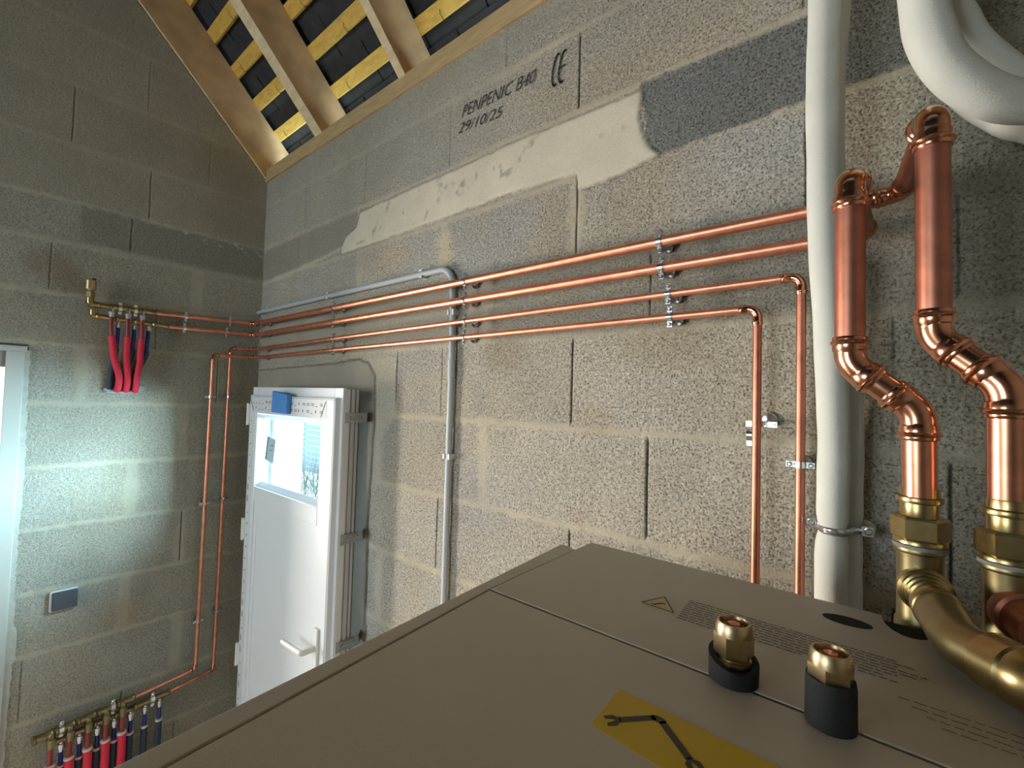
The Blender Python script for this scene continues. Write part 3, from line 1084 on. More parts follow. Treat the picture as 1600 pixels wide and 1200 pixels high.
# ------------------------------------------------------------------ outside the door
structure(MB().box((-14, 0.2, -0.3), (6, 12, -0.2)).build('ground', OUTG, smooth=False))
rs0 = thing('slatted_screen', 'blue grey horizontal slatted screen seen at the right of the door glass', 'screen', (-8.6, 5.0, 0))
m = MB()
for k in range(18):
    m.box((-9.75, 4.98, -0.15+k*0.14), (-7.6, 5.02, -0.15+k*0.14+0.124))
m.build('slats', SHUT, rs0, smooth=False)
for x_ in (-7.65, -9.80):
    MB().box((x_, 5.02, -0.2), (x_+0.10, 5.10, 2.3)).build('post', SHUT, rs0, smooth=False)
m = MB()
rr = random.Random(12)
for k in range(260):
    x, y = rr.uniform(-7.6, -5.6), rr.uniform(3.3, 4.2)
    h = rr.uniform(0.35, 1.0)
    bx, by = rr.uniform(-0.3, 0.3), rr.uniform(-0.2, 0.2)
    m.add([(x-0.008, y, -0.2), (x+0.008, y, -0.2), (x+bx*0.5+0.006, y+by*0.5, -0.2+h*0.6), (x+bx, y+by, -0.2+h), (x+bx*0.5-0.006, y+by*0.5, -0.2+h*0.6)], [(0, 1, 2, 3, 4)])
o = m.build('weeds', WEED, smooth=False)
o['kind'] = 'stuff'
tag(o, 'tall pale weeds growing outside, seen at the lower right of the door glass', 'weeds')

# ------------------------------------------------------------------ copper pipe runs
PY = -0.050
ZP = [2.268, 2.210, 2.152, 2.101]
RB, RS = 0.0113, 0.0078
# run 1: gable wall manifold -> corner -> along wall -> right riser
run = thing('copper_pipe', 'topmost of four wall copper pipes, ending in the tall riser furthest right', 'pipe', (1.3, PY, ZP[0]), 'copper pipe runs')
RL = V(2.556, -0.302, ZP[1])
RR = V(2.634, -0.290, ZP[0])
pts = [V(PY*-1, -0.4615, 2.256), V(0.05, PY, ZP[0]), V(2.609, PY, ZP[0]), RR, V(2.635, -0.287, 2.000), V(2.691, -0.308, 1.942), V(2.691, -0.306, 1.816)]
pipe_run(run, pts, [RB*0.8, RB, 0.0135, 0.0163, 0.0163, 0.0163], [0, 0.014, 0.018, 0.022, 0.034, 0.034, 0], [0, 0.012, 0.020, 0.020, 0.019, 0.019, 0],
         mats=([COPPER, COPPER, COPPER_DULL, COPPER_DULL, COPPER_FIT, COPPER_MID], COPPER_FIT), seg=28)
MB().tube([(2.535, PY, ZP[0]), (2.545, PY, ZP[0]), (2.549, PY, ZP[0]), (2.555, PY, ZP[0]), (2.58, PY, ZP[0])], [RB*1.1, RB*1.15, 0.016, 0.0158, 0.0145]).build('coupling', COPPER_FIT, run)
# run 2
run = thing('copper_pipe', 'second wall copper pipe from the top, ending in the riser beside the hoses', 'pipe', (1.3, PY, ZP[1]), 'copper pipe runs')
pts = [V(0.05, -0.4115, 2.202), V(0.05, PY, ZP[1]), V(2.566, PY, ZP[1]), RL, V(2.556, -0.301, 1.970), V(2.621, -0.300, 1.914), V(2.6218, -0.298, 1.815)]
pipe_run(run, pts, [RB*0.8, RB, 0.0125, 0.0160, 0.0160, 0.0160], [0, 0.014, 0.018, 0.022, 0.034, 0.034, 0], [0, 0.012, 0.020, 0.020, 0.019, 0.019, 0],
         mats=([COPPER, COPPER, COPPER_DULL, COPPER_DULL, COPPER_FIT, COPPER_MID], COPPER_FIT), seg=28)
# run 3: along the wall, down behind the unit; other end down the gable wall, right hand drop
run = thing('copper_pipe', 'third copper pipe from the top, turning down beside the white hoses', 'pipe', (1.3, PY, ZP[2]), 'copper pipe runs')
pts = [V(0.046, -0.3345, 0.530), V(0.033, -0.156, 0.546), V(0.033, -0.1485, 2.130), V(0.033, PY, 2.136), V(2.472, PY, ZP[2]), V(2.472, PY, 0.4)]
pipe_run(run, pts, RS*1.0, [0, 0.014, 0.012, 0.010, 0.018, 0], [0, 0.010, 0.012, 0.010, 0.015, 0], mats=([COPPER, COPPER, COPPER, COPPER, COPPER_DULL], COPPER_FIT))
# run 4
run = thing('copper_pipe', 'lowest copper pipe of the four on the wall, turning down first', 'pipe', (1.3, PY, ZP[3]), 'copper pipe runs')
pts = [V(0.05, -0.4615, 0.5665), V(0.05, -0.238, 0.592), V(0.05, -0.230, 2.090), V(0.05, PY, 2.092), V(2.401, PY, ZP[3]), V(2.401, PY, 0.4)]
pipe_run(run, pts, RS*1.0, [0, 0.014, 0.014, 0.010, 0.018, 0], [0, 0.010, 0.012, 0.012, 0.015, 0], mats=([COPPER, COPPER, COPPER, COPPER, COPPER_DULL], COPPER_FIT))


# ------------------------------------------------------------------ split pipe clamps
def clamp(p, axis, wall, r, label, so=0.0495, group='split pipe clamps'):
    """p centre of pipe; axis direction of pipe; wall = direction to the wall; stand-off 50 mm"""
    p = Vector(p)
    ax = Vector(axis).normalized()
    wl = Vector(wall).normalized()
    lat = ax.cross(wl).normalized()
    root = thing('pipe_clamp', label, 'clamp', tuple(p), group)
    m = MB()
    w = 0.0055
    ri, ro = r*1.02, r*1.02+0.0022
    n = 28
    for side in (1, -1):
        ring_v = []
        for k in range(n+1):
            a = math.pi*k/n
            d = lat*math.cos(a)+wl*(-side)*math.sin(a)*1.0
            ring_v.append(d)
        vs = []
        for d in ring_v:
            for (rr_, aa) in ((ri, -w), (ri, w), (ro, w), (ro, -w), ):
                vs.append(p+d*rr_+ax*aa)
        fs = []
        for k in range(n):
            for q in range(4):
                q2 = (q+1) % 4
                fs.append((k*4+q, (k+1)*4+q, (k+1)*4+q2, k*4+q2))
        m.add(vs, fs)
    for s in (1, -1):
        c = p+lat*s*(ro+0.0055)
        for q in (1, -1):
            m.obox(c+wl*q*0.0016, lat*0.0065, ax*w*0.95, wl*0.0011)
    m.build('ring', ZINC, root, bevel=0.0)
    for s in (1, -1):
        m = MB()
        c = p+lat*s*(ro+0.0062)
        m.tube([c-wl*0.0085, c-wl*0.0060, c-wl*0.0055, c-wl*0.003, c+wl*0.006], [0.0022, 0.0042, 0.0042, 0.0020, 0.0020], seg=10)
        m.build('screw', ZINC, root)
    m = MB()
    base = p+wl*so
    m.tube([p+wl*(ro-0.001), p+wl*(ro+0.006), p+wl*(ro+0.006), base-wl*0.004], [0.0058, 0.0058, 0.0030, 0.0030], seg=12)
    m.build('threaded_rod', ZINC, root)
    MB().tube([base, base-wl*0.0050, base-wl*0.0065, base-wl*0.0060, base-wl*0.0015], [0.0122, 0.0138, 0.0134, 0.0120, 0.0055], seg=24).build('rosette', STEEL, root)
    return root


XS = {0: 'closest to the corner', 1: 'second from the corner', 2: 'just right of the grey conduit', 3: 'furthest right'}
PN = ['topmost wall pipe', 'second wall pipe from the top', 'third wall pipe from the top', 'lowest of the four wall pipes']
CX = [[0.135, 0.842, 1.603, 2.207], [0.135, 0.844, 1.603, 2.212], [0.135, 0.850, 1.606, 2.228], [0.13, 0.851, 1.604, 2.232]]
for pi in range(4):
    for ci_ in range(4):
        clamp((CX[pi][ci_], PY, ZP[pi] - (0.0 if pi < 2 else 0.016*(1-CX[pi][ci_]/2.47) if pi == 2 else 0.009*(1-CX[pi][ci_]/2.4))), (1, 0, 0), (0, 1, 0), RB if pi < 2 else RS,
              'zinc clamp on the %s, %s' % (PN[pi], XS[ci_]))
for (yy, zz, r_, lab) in [(-0.351, 2.2575, RB*0.8, 'zinc clamp on the upper gable pipe, beside the small manifold'), (-0.165, 2.2635, RB*0.8, 'zinc clamp on the upper gable pipe, near the corner'),
                          (-0.354, 2.203, RB*0.8, 'zinc clamp on the lower gable pipe, beside the small manifold'), (-0.177, 2.207, RB*0.8, 'zinc clamp on the lower gable pipe, near the corner')]:
    clamp((0.05, yy, zz), (0, 1, 0), (-1, 0, 0), r_, lab)
for (yy, zz, lab) in [(-0.2315, 1.885, 'top zinc clamp on the left of the two vertical gable pipes'), (-0.2345, 1.371, 'middle zinc clamp on the left of the two vertical gable pipes'),
                      (-0.237, 0.815, 'bottom zinc clamp on the left of the two vertical gable pipes'), (-0.147, 1.887, 'top zinc clamp on the vertical gable pipe next to the door'),
                      (-0.150, 1.381, 'middle zinc clamp on the vertical gable pipe next to the door'), (-0.1525, 0.831, 'bottom zinc clamp on the vertical gable pipe next to the door')]:
    xx = 0.033 if yy > -0.2 else 0.05
    clamp((xx, yy, zz), (0, 0, 1), (-1, 0, 0), RS, lab, so=xx-0.0005)
clamp((2.472, PY, 1.812), (0, 0, 1), (0, 1, 0), RS, 'zinc clamp closed on the vertical copper pipe beside the white hoses')
# the opened clamp behind the other vertical pipe: rear half in place, front half hanging
root = thing('pipe_clamp', 'opened zinc clamp behind the left vertical copper pipe, its front half hanging loose', 'clamp', (2.401, -0.035, 1.88), 'split pipe clamps')
m = MB()
p = V(2.406, -0.033, 1.880)
vs = []
n = 16
for k in range(n+1):
    a = math.pi*k/n
    d = V(math.cos(a), math.sin(a), 0)
    for rr_, aa in ((0.0098, -0.005), (0.0098, 0.005), (0.0118, 0.005), (0.0118, -0.005)):
        vs.append(p+d*rr_+V(0, 0, aa))
fs = []
for k in range(n):
    for q in range(4):
        fs.append((k*4+q, (k+1)*4+q, (k+1)*4+(q+1) % 4, k*4+(q+1) % 4))
m.add(vs, fs)
for s in (1, -1):
    m.obox(p+V(s*0.0185, 0, 0), (0.008, 0, 0), (0, 0.001, 0), (0, 0, 0.0052))
m.build('rear_half', ZINC, root)
for s in (1, -1):
    c = p+V(s*0.019, 0, 0)
    MB().tube([c-V(0, 0.005, 0), c-V(0, 0.001, 0), c+V(0, 0.006, 0)], [0.004, 0.004, 0.002], seg=10).build('screw', ZINC, root)
m = MB()
p2 = V(2.384, -0.026, 1.862)
vs = []
for k in range(n+1):
    a = math.pi*k/n-math.pi/2
    d = V(0.15*math.cos(a), -math.cos(a), math.sin(a)).normalized()
    for rr_, aa in ((0.0098, -0.005), (0.0098, 0.005), (0.0118, 0.005), (0.0118, -0.005)):
        vs.append(p2+d*rr_+V(aa, 0, -0.004))
m.add(vs, fs)
m.obox(p2+V(0, 0, -0.019), (0.005, 0, 0), (0, 0.001, 0), (0, 0, 0.006))
m.build('front_half', ZINC, root)
MB().tube([(2.414, -0.0185, 1.885), (2.414, -0.002, 1.885)], 0.003, seg=10).build('threaded_rod', ZINC, root)
MB().tube([(2.414, -0.0085, 1.888), (2.414, -0.007, 1.888), (2.414, -0.003, 1.888), (2.414, -0.0005, 1.888)], [0.005, 0.012, 0.0150, 0.0150], seg=20).build('rosette', ZINC, root)

# ------------------------------------------------------------------ grey conduit and clips
cn = thing('conduit', 'grey plastic conduit coming from the corner and bending down past the copper pipes', 'conduit', (1.5, -0.014, 1.8))
CR = 0.0102
MB().tube(arc_path([(0.0, -0.014, 2.338), (1.3, -0.014, 2.336), (1.507, -0.014, 2.336), (1.515, -0.014, 2.1), (1.517, -0.014, -0.1)], [0, 0.05, 0.060, 0.05, 0], 12), CR, seg=20).build('tube', PVC, cn)
MB().tube([(1.515, -0.014, 2.035), (1.515, -0.014, 2.034), (1.5155, -0.014, 1.976), (1.5155, -0.014, 1.975)], [CR*1.0, CR*1.16, CR*1.16, CR*1.0], seg=20).build('sleeve', PVC, cn)


def clip(p, horizontal, label):
    root = thing('conduit_clip', label, 'clip', p, 'conduit clips')
    m = MB()
    x, y, z_ = p
    if horizontal:
        m.box((x-0.008, -0.003, z_-0.015), (x+0.008, 0.001, z_+0.015))
        m.box((x-0.008, -0.026, z_-0.0140), (x+0.008, -0.003, z_-0.0108))
        m.box((x-0.008, -0.026, z_+0.0108), (x+0.008, -0.003, z_+0.0140))
    else:
        m.box((x-0.015, -0.003, z_-0.008), (x+0.015, 0.001, z_+0.008))
        m.box((x-0.0140, -0.026, z_-0.008), (x-0.0108, -0.003, z_+0.008))
        m.box((x+0.0108, -0.026, z_-0.008), (x+0.0140, -0.003, z_+0.008))
    m.build('cradle', CLIPW, root, bevel=0.001)
    m = MB()
    if horizontal:
        m.box((x-0.008, -0.027, z_+0.0075), (x+0.008, -0.023, z_+0.0150))
        m.box((x-0.008, -0.027, z_-0.0150), (x+0.008, -0.023, z_-0.0075))
    else:
        m.box((x+0.0065, -0.0275, z_-0.009), (x+0.0155, -0.022, z_+0.009))
        m.box((x-0.0155, -0.0275, z_-0.008), (x-0.0075, -0.023, z_+0.008))
    m.build('lip', CLIPW, root, bevel=0.001)


clip((0.14, -0.014, 2.338), True, 'white clip holding the grey conduit next to the corner')
clip((0.735, -0.014, 2.337), True, 'white clip halfway along the horizontal grey conduit above the pipes')
clip((1.357, -0.014, 2.336), True, 'white clip just before the bend of the grey conduit')
clip((1.515, -0.014, 2.187), False, 'white clip on the vertical grey conduit between the copper pipes')
clip((1.517, -0.014, 1.728), False, 'white clip halfway down the vertical grey conduit')

# ------------------------------------------------------------------ white insulated hoses
h = thing('insulated_hose', 'front white insulated hose running down the wall beside the copper pipes', 'hose', (2.52, -0.08, 1.6), 'white insulated hoses')


def smooth_path(pts, n=10):
    P = [Vector(p) for p in pts]
    out = []
    for i in range(len(P)-1):
        p0 = P[max(0, i-1)]
        p1, p2 = P[i], P[i+1]
        p3 = P[min(len(P)-1, i+2)]
        for k in range(n):
            t_ = k/n
            out.append(0.5*((2*p1)+(-p0+p2)*t_+(2*p0-5*p1+4*p2-p3)*t_*t_+(-p0+3*p1-3*p2+p3)*t_**3))
    out.append(P[-1])
    return out


def hose(parent, pts, r, pinch=None, n=12):
    path = smooth_path(pts, n)
    rad = []
    for i, p_ in enumerate(path):
        q = 1+0.025*math.sin(i*0.37+len(pts))*math.sin(i*0.11+2)
        if pinch is not None:
            q *= 1-0.16*math.exp(-((p_.z-pinch)/0.014)**2)
        rad.append(r*q)
    MB().tube(path, rad, seg=36).build('foam_sleeve', HOSE, parent)


hose(h, [(2.524, -0.15, 3.3), (2.5175, -0.136, 2.80), (2.5122, -0.1325, 2.590), (2.5102, -0.1325, 2.482), (2.510, -0.1325, 2.389), (2.5120, -0.1325, 2.266), (2.5150, -0.130, 2.161),
         (2.5200, -0.113, 2.037), (2.5220, -0.090, 1.93), (2.5233, -0.080, 1.848), (2.5222, -0.078, 1.78), (2.5215, -0.077, 1.712), (2.5198, -0.078, 1.64), (2.520, -0.078, 1.55), (2.521, -0.078, 0.9), (2.521, -0.078, -0.05)],
     0.0232, pinch=1.713)
h = thing('insulated_hose', 'rear white insulated hose, half hidden behind the other one against the wall', 'hose', (2.54, -0.03, 1.6), 'white insulated hoses')
hose(h, [(2.535, -0.095, 3.3), (2.532, -0.088, 2.80), (2.522, -0.086, 2.60), (2.5145, -0.0850, 2.46), (2.515, -0.0850, 2.30), (2.518, -0.0850, 2.20), (2.528, -0.066, 2.07), (2.537, -0.042, 1.95), (2.539, -0.033, 1.85),
         (2.5385, -0.031, 1.78), (2.538, -0.031, 1.705), (2.537, -0.031, 1.63), (2.537, -0.031, 1.55), (2.537, -0.031, 0.9), (2.537, -0.031, -0.05)], 0.0232, pinch=1.713)
for (lab, pts) in [
    ('middle and widest of the three looped white hoses, top right corner',
     [(2.60, -0.30, 2.95), (2.618, -0.25, 2.62), (2.629, -0.230, 2.454), (2.637, -0.2215, 2.404), (2.6535, -0.2065, 2.3665), (2.6857, -0.1785, 2.3365), (2.731, -0.1405, 2.323), (2.80, -0.11, 2.33), (2.95, -0.09, 2.40)]),
    ('inner white hose of the loop in the top right corner',
     [(2.64, -0.20, 2.95), (2.652, -0.190, 2.62), (2.6557, -0.1769, 2.4773), (2.6651, -0.1676, 2.4443), (2.6827, -0.1517, 2.4117), (2.7111, -0.1269, 2.3812), (2.7368, -0.105, 2.3655), (2.80, -0.055, 2.375), (2.95, -0.045, 2.43)]),
    ('lowest outer white hose of the loop, underneath the others at top right',
     [(2.62, -0.135, 2.95), (2.627, -0.122, 2.66), (2.6323, -0.1144, 2.5348), (2.6397, -0.1061, 2.4867), (2.6579, -0.0952, 2.4324), (2.6892, -0.0865, 2.3781), (2.7163, -0.0758, 2.3491), (2.7414, -0.0734, 2.3249), (2.80, -0.06, 2.315), (2.95, -0.05, 2.37)])]:
    h = thing('insulated_hose', lab, 'hose', pts[3], 'looped white hoses')
    hose(h, pts, 0.0258 if 'middle' in lab else 0.0240, n=8)

# large clamp round both hoses
root = thing('hose_clamp', 'large zinc strap clamp holding the two white hoses to the wall', 'clamp', (2.53, -0.05, 1.713))
A_, B_ = V(2.5215, -0.077, 0), V(2.538, -0.031, 0)
out = []
rc = 0.0205
path = [V(2.494, -0.046, 0)]
for k in range(17):
    a = math.radians(188+k*(170/16))
    path.append(V(A_.x+0.0008+rc*math.cos(a), A_.y+rc*math.sin(a), 0))
path += [V(2.5490, -0.062, 0), V(2.5600, -0.046, 0)]
m = MB()
vs = []
for q in path:
    for (off, zz) in ((0, -0.0060), (0, -0.0012), (0.0012, 0), (0, 0.0012), (0, 0.0060)):
        vs.append(V(q.x, q.y-off, 1.7125+zz))
fs = []
for k in range(len(path)-1):
    for q in range(4):
        fs.append((k*5+q, (k+1)*5+q, (k+1)*5+q+1, k*5+q+1))
m.add(vs, fs)
b_o = m.build('strap', ZINC, root)
sm = b_o.modifiers.new('solid', 'SOLIDIFY')
sm.thickness = 0.0018
MB().box((2.480, -0.048, 1.704), (2.4955, -0.045, 1.721)).build('lug', ZINC, root, bevel=0.001)
MB().box((2.559, -0.048, 1.703), (2.576, -0.045, 1.721)).build('lug', ZINC, root, bevel=0.001)
for x_ in (2.487, 2.568):
    m = MB()
    m.tube([(x_, -0.055, 1.712), (x_, -0.053, 1.712), (x_, -0.048, 1.712), (x_, -0.048, 1.712), (x_, -0.020, 1.712)], [0.003, 0.0052, 0.0052, 0.0026, 0.0026], seg=12)
    m.build('screw', ZINC, root)
m = MB()
m.tube([(2.5635, -0.020, 1.709), (2.5635, -0.0005, 1.709)], 0.004, seg=12)
m.tube([(2.5635, -0.008, 1.709), (2.5635, -0.006, 1.709), (2.5635, -0.0005, 1.709)], [0.008, 0.0145, 0.0150], seg=20)
m.build('rosette', ZINC, root)

# ------------------------------------------------------------------ brass valves under the risers
def brass_valve(cx, cy, ztop, k, label, branch):
    root = thing('brass_valve', label, 'valve', (cx, cy, ztop-0.1), 'brass valves under the copper risers')

    def zt(f): return ztop - f*k
    m = MB()
    prof = [(0, .0178), (.001, .0182), (.010, .0182), (.011, .0212), (.014, .0220), (.017, .0212), (.018, .0180), (.034, .0182), (.035, .0190)]
    m.tube([(cx, cy, zt(a)) for a, r in prof], [r*1.0 for a, r in prof], seg=32)
    m.build('press_sleeve', BRASS, root)
    m = MB()
    m.hexa((cx, cy, zt(.033)), (cx, cy, zt(.060)), 0.0268, 0.10)
    m.tube([(cx, cy, zt(.058)), (cx, cy, zt(.060)), (cx, cy, zt(.064)), (cx, cy, zt(.066))], [.023, .0245, .0245, .022], seg=32)
    m.build('union_nut', BRASS, root)
    MB().tube([(cx, cy, zt(.064)), (cx, cy, zt(.065)), (cx, cy, zt(.069)), (cx, cy, zt(.070))], [.022, .0250, .0250, .022], seg=32).build('gasket', FIBRE, root)
    m = MB()
    prof = [(.068, .0235), (.070, .0245), (.073, .0240), (.075, .0218), (.083, .0212), (.150, .0212), (.155, .0235), (.163, .0235), (.165, .0215), (.22, .0215)]
    m.tube([(cx, cy, zt(a)) for a, r in prof], [r for a, r in prof], seg=36)
    m.build('body', BRASS_DULL, root)
    return root


root = brass_valve(2.6220, -0.2945, 1.825, 1.0, 'brass valve under the left riser, with a bent outlet reaching over the beige unit', True)
c0 = V(2.622, -0.294, 1.714)
d0 = V(0.15, -1, -0.05).normalized()


def along(a, d, prof, seg=36):
    return MB().tube([a+d*s for s, r in prof], [r for s, r in prof], seg=seg)


along(c0, d0, [(.012, .0235), (.020, .0250), (.026, .0250), (.028, .0225), (.034, .0225), (.035, .0205), (.040, .0205), (.041, .0185), (.047, .0185), (.048, .0165), (.060, .0160)]).build('side_port', BRASS, root)
c1 = c0+d0*0.060
MB().tube([c1-d0*.002, c1+d0*.002, c1+d0*.010, c1+d0*.012, c1+d0*.018, c1+d0*.019], [.0195, .0210, .0210, .0195, .0215, .0205], seg=36).build('coupling_ring', BRASS, root)
path = arc_path([c1+d0*.014, V(2.6435, -0.432, 1.7055), V(2.700, -0.505, 1.7085)], 0.045, 10)
MB().tube(path, 0.0205, seg=32).build('bend', BRASS_DULL, root)
dd_ = (V(2.700, -0.505, 1.7085)-V(2.6435, -0.432, 1.7055)).normalized()
e0 = V(2.6600, -0.4533, 1.7065)
MB().tube([e0, e0+dd_*.002, e0+dd_*.024, e0+dd_*.026, e0+dd_*.028, e0+dd_*.045, e0+dd_*.047, e0+dd_*0.12], [.0215, .0238, .0240, .0222, .0240, .0240, .0225, .0225], seg=36).build('end_coupling', BRASS, root)
root = brass_valve(2.6920, -0.305, 1.824, 1.0, 'brass valve under the right riser, at the right edge of the photo', False)
c0 = V(2.692, -0.305, 1.712)
d0 = V(0.30, -0.95, -0.06).normalized()
along(c0, d0, [(.010, .0235), (.020, .0250), (.026, .0250), (.028, .0215), (.045, .0210), (.046, .023), (.060, .023)]).build('side_port', COPPER_DULL, root)

# ------------------------------------------------------------------ beige unit
ZT = 1.680
un = thing('heat_pump_unit', 'large beige metal heat pump unit whose flat top fills the foreground', 'heat pump', (2.5, -0.65, -0.1))
XR = 2.86


def lx(y):       # left side, slightly out of square
    return 2.181 + (-0.376-y)*0.0768


def lx2(y):
    return lx(y)+0.0235 + (-0.586-y)*0.0


m = MB()
m.prism([(lx(-0.376)+0.002, -0.378, -0.06), (XR, -0.336, -0.06), (XR, -1.02, -0.06), (lx(-1.02)+0.002, -1.02, -0.06)], (0, 0, ZT-0.006+0.06))
m.build('cabinet', UNIT, un, smooth=False)
m = MB()
z0 = ZT-0.010
m.prism([(lx(-0.376), -0.376, z0), (2.2020, -0.3775, z0), (2.2045, -0.384, z0), (2.2120, -0.3815, z0), (2.2140, -0.586, z0), (lx2(-1.02), -1.02, z0), (lx(-1.02), -1.02, z0)], (0, 0, 0.010))
m.build('side_rim', UNIT, un, smooth=False, bevel=0.0009)
m = MB()
z0 = ZT-0.0058
hole2 = []
poly = [(2.2122, -0.333, z0), (2.588, -0.3325, z0)]
# notch for the valve body at the rear edge
for k in range(11):
    a = math.pi*k/10
    poly.append((2.612-0.024*math.cos(a), -0.3325-0.046*math.sin(a), z0))
poly += [(XR, -0.332, z0), (XR, -0.5885, z0), (2.2150, -0.5862, z0)]
m.prism(poly, (0, 0, 0.0058))
m.build('rear_top_panel', UNIT, un, smooth=False, bevel=0.0009)
m = MB()
m.prism([(2.2170, -0.5900, z0), (XR, -0.5922, z0), (XR, -1.02, z0), (lx2(-1.02)+0.0035, -1.02, z0)], (0, 0, 0.0058))
m.build('front_top_panel', UNIT, un, smooth=False, bevel=0.0012)
m = MB()
m.prism([(2.206, -0.5845, ZT-0.0056), (XR, -0.586, ZT-0.0056), (XR, -0.596, ZT-0.0056), (2.206, -0.594, ZT-0.0056)], (0, 0, 0.0002))
m.build('seam', UNITEDGE, un, smooth=False)
m = MB()
pts = []
for k in range(28):
    a = 2*math.pi*k/28
    pts.append((2.5585+0.0225*math.cos(a)+0.0*math.sin(a), -0.3795+0.0125*math.sin(a), ZT+0.0001))
m.prism(pts, (0, 0, 0.0003))
pts = [(2.612-0.022*math.cos(math.pi*k/14), -0.3345-0.044*math.sin(math.pi*k/14), ZT-0.0050) for k in range(15)]
m.prism(pts, (0, 0, 0.0004))
m.build('service_opening', HOLE, un, smooth=False)
# warning triangle and small print
m = MB()


def flat(m, pts, z0, t_=0.0002):
    m.prism([(a, b, z0) for a, b in pts], (0, 0, t_))


TRI = [(2.370, -0.4925), (2.3845, -0.4590), (2.408, -0.4935)]
flat(m, TRI, ZT+0.0001)
wt_ = m.build('warning_triangle', TRIY, un, smooth=False)
m = MB()


def line2(m, a, b, w, z0=ZT+0.0004, t_=0.0001):
    a, b = Vector((*a, 0)), Vector((*b, 0))
    d = (b-a).normalized()
    n_ = Vector((-d.y, d.x, 0))*w/2
    flat(m, [tuple((a-n_)[:2]), tuple((b-n_)[:2]), tuple((b+n_)[:2]), tuple((a+n_)[:2])], z0, t_)


for i in range(3):
    line2(m, TRI[i], TRI[(i+1) % 3], 0.0014)
line2(m, (2.3835, -0.4870), (2.3900, -0.4780), 0.0030)
line2(m, (2.3900, -0.4780), (2.3935, -0.4800), 0.0022)
line2(m, (2.3800, -0.4885), (2.3850, -0.4880), 0.0018)
m.build('warning_symbol', STICKINK, wt_, smooth=False)
m = MB()
rr = random.Random(21)
for row in range(10):
    y0 = -0.4480-row*0.0060
    x = 2.411+row*0.0004
    xe = [2.600, 2.612, 2.60, 2.622, 2.615, 2.60, 2.59, 2.60, 2.53, 2.49][row]
    while x < xe:
        wl_ = rr.uniform(0.004, 0.013)
        line2(m, (x, y0), (min(x+wl_, xe), y0-0.0002), 0.0012)
        x += wl_+0.0016
m.build('printed_lines', STICKINK, un, smooth=False)
m = MB()
for row in range(4):
    x = 2.60+row*0.008
    while x < 2.70:
        wl_ = rr.uniform(0.005, 0.012)
        line2(m, (x, -0.515-row*0.009), (x+wl_, -0.5152-row*0.009), 0.0007)
        x += wl_+0.002
m.build('faint_print', STICKINK, un, smooth=False)
# yellow sticker with two spanners
m = MB()
flat(m, [(2.4245, -0.6600), (2.4275, -0.7120), (2.4810, -0.7165), (2.62, -0.722), (2.62, -0.668), (2.5380, -0.6645)], ZT+0.0001)
st_ = m.build('yellow_sticker', YELLOW, un, smooth=False)
m = MB()


def spanner(m, a, b, w):
    a2, b2 = Vector((*a, 0)), Vector((*b, 0))
    d = (b2-a2).normalized()
    n_ = Vector((-d.y, d.x, 0))
    line2(m, tuple((a2+d*0.006)[:2]), b, w)
    # open jaw at a
    for s in (1, -1):
        p0 = a2+d*0.008
        p1 = a2+d*0.003+n_*s*0.0054
        p2 = a2-d*0.0042+n_*s*0.0052
        p3 = a2-d*0.0036+n_*s*0.0020
        p4 = a2+d*0.0015+n_*s*0.0012
        p5 = a2+d*0.004
        flat(m, [tuple(p[:2]) for p in ((p0, p1, p2, p3, p4, p5) if s > 0 else (p5, p4, p3, p2, p1, p0))], ZT+0.0004, 0.0001)


spanner(m, (2.4365, -0.6985), (2.4600, -0.6735), 0.0054)
spanner(m, (2.4975, -0.7010), (2.4650, -0.6745), 0.0054)
c_pts = [(2.4625+0.0058*math.cos(a), -0.6740+0.0036*math.sin(a)) for a in [2*math.pi*k/20 for k in range(20)]]
flat(m, c_pts, ZT+0.0004, 0.0001)
m.build('spanner_print', STICKINK, st_, smooth=False)

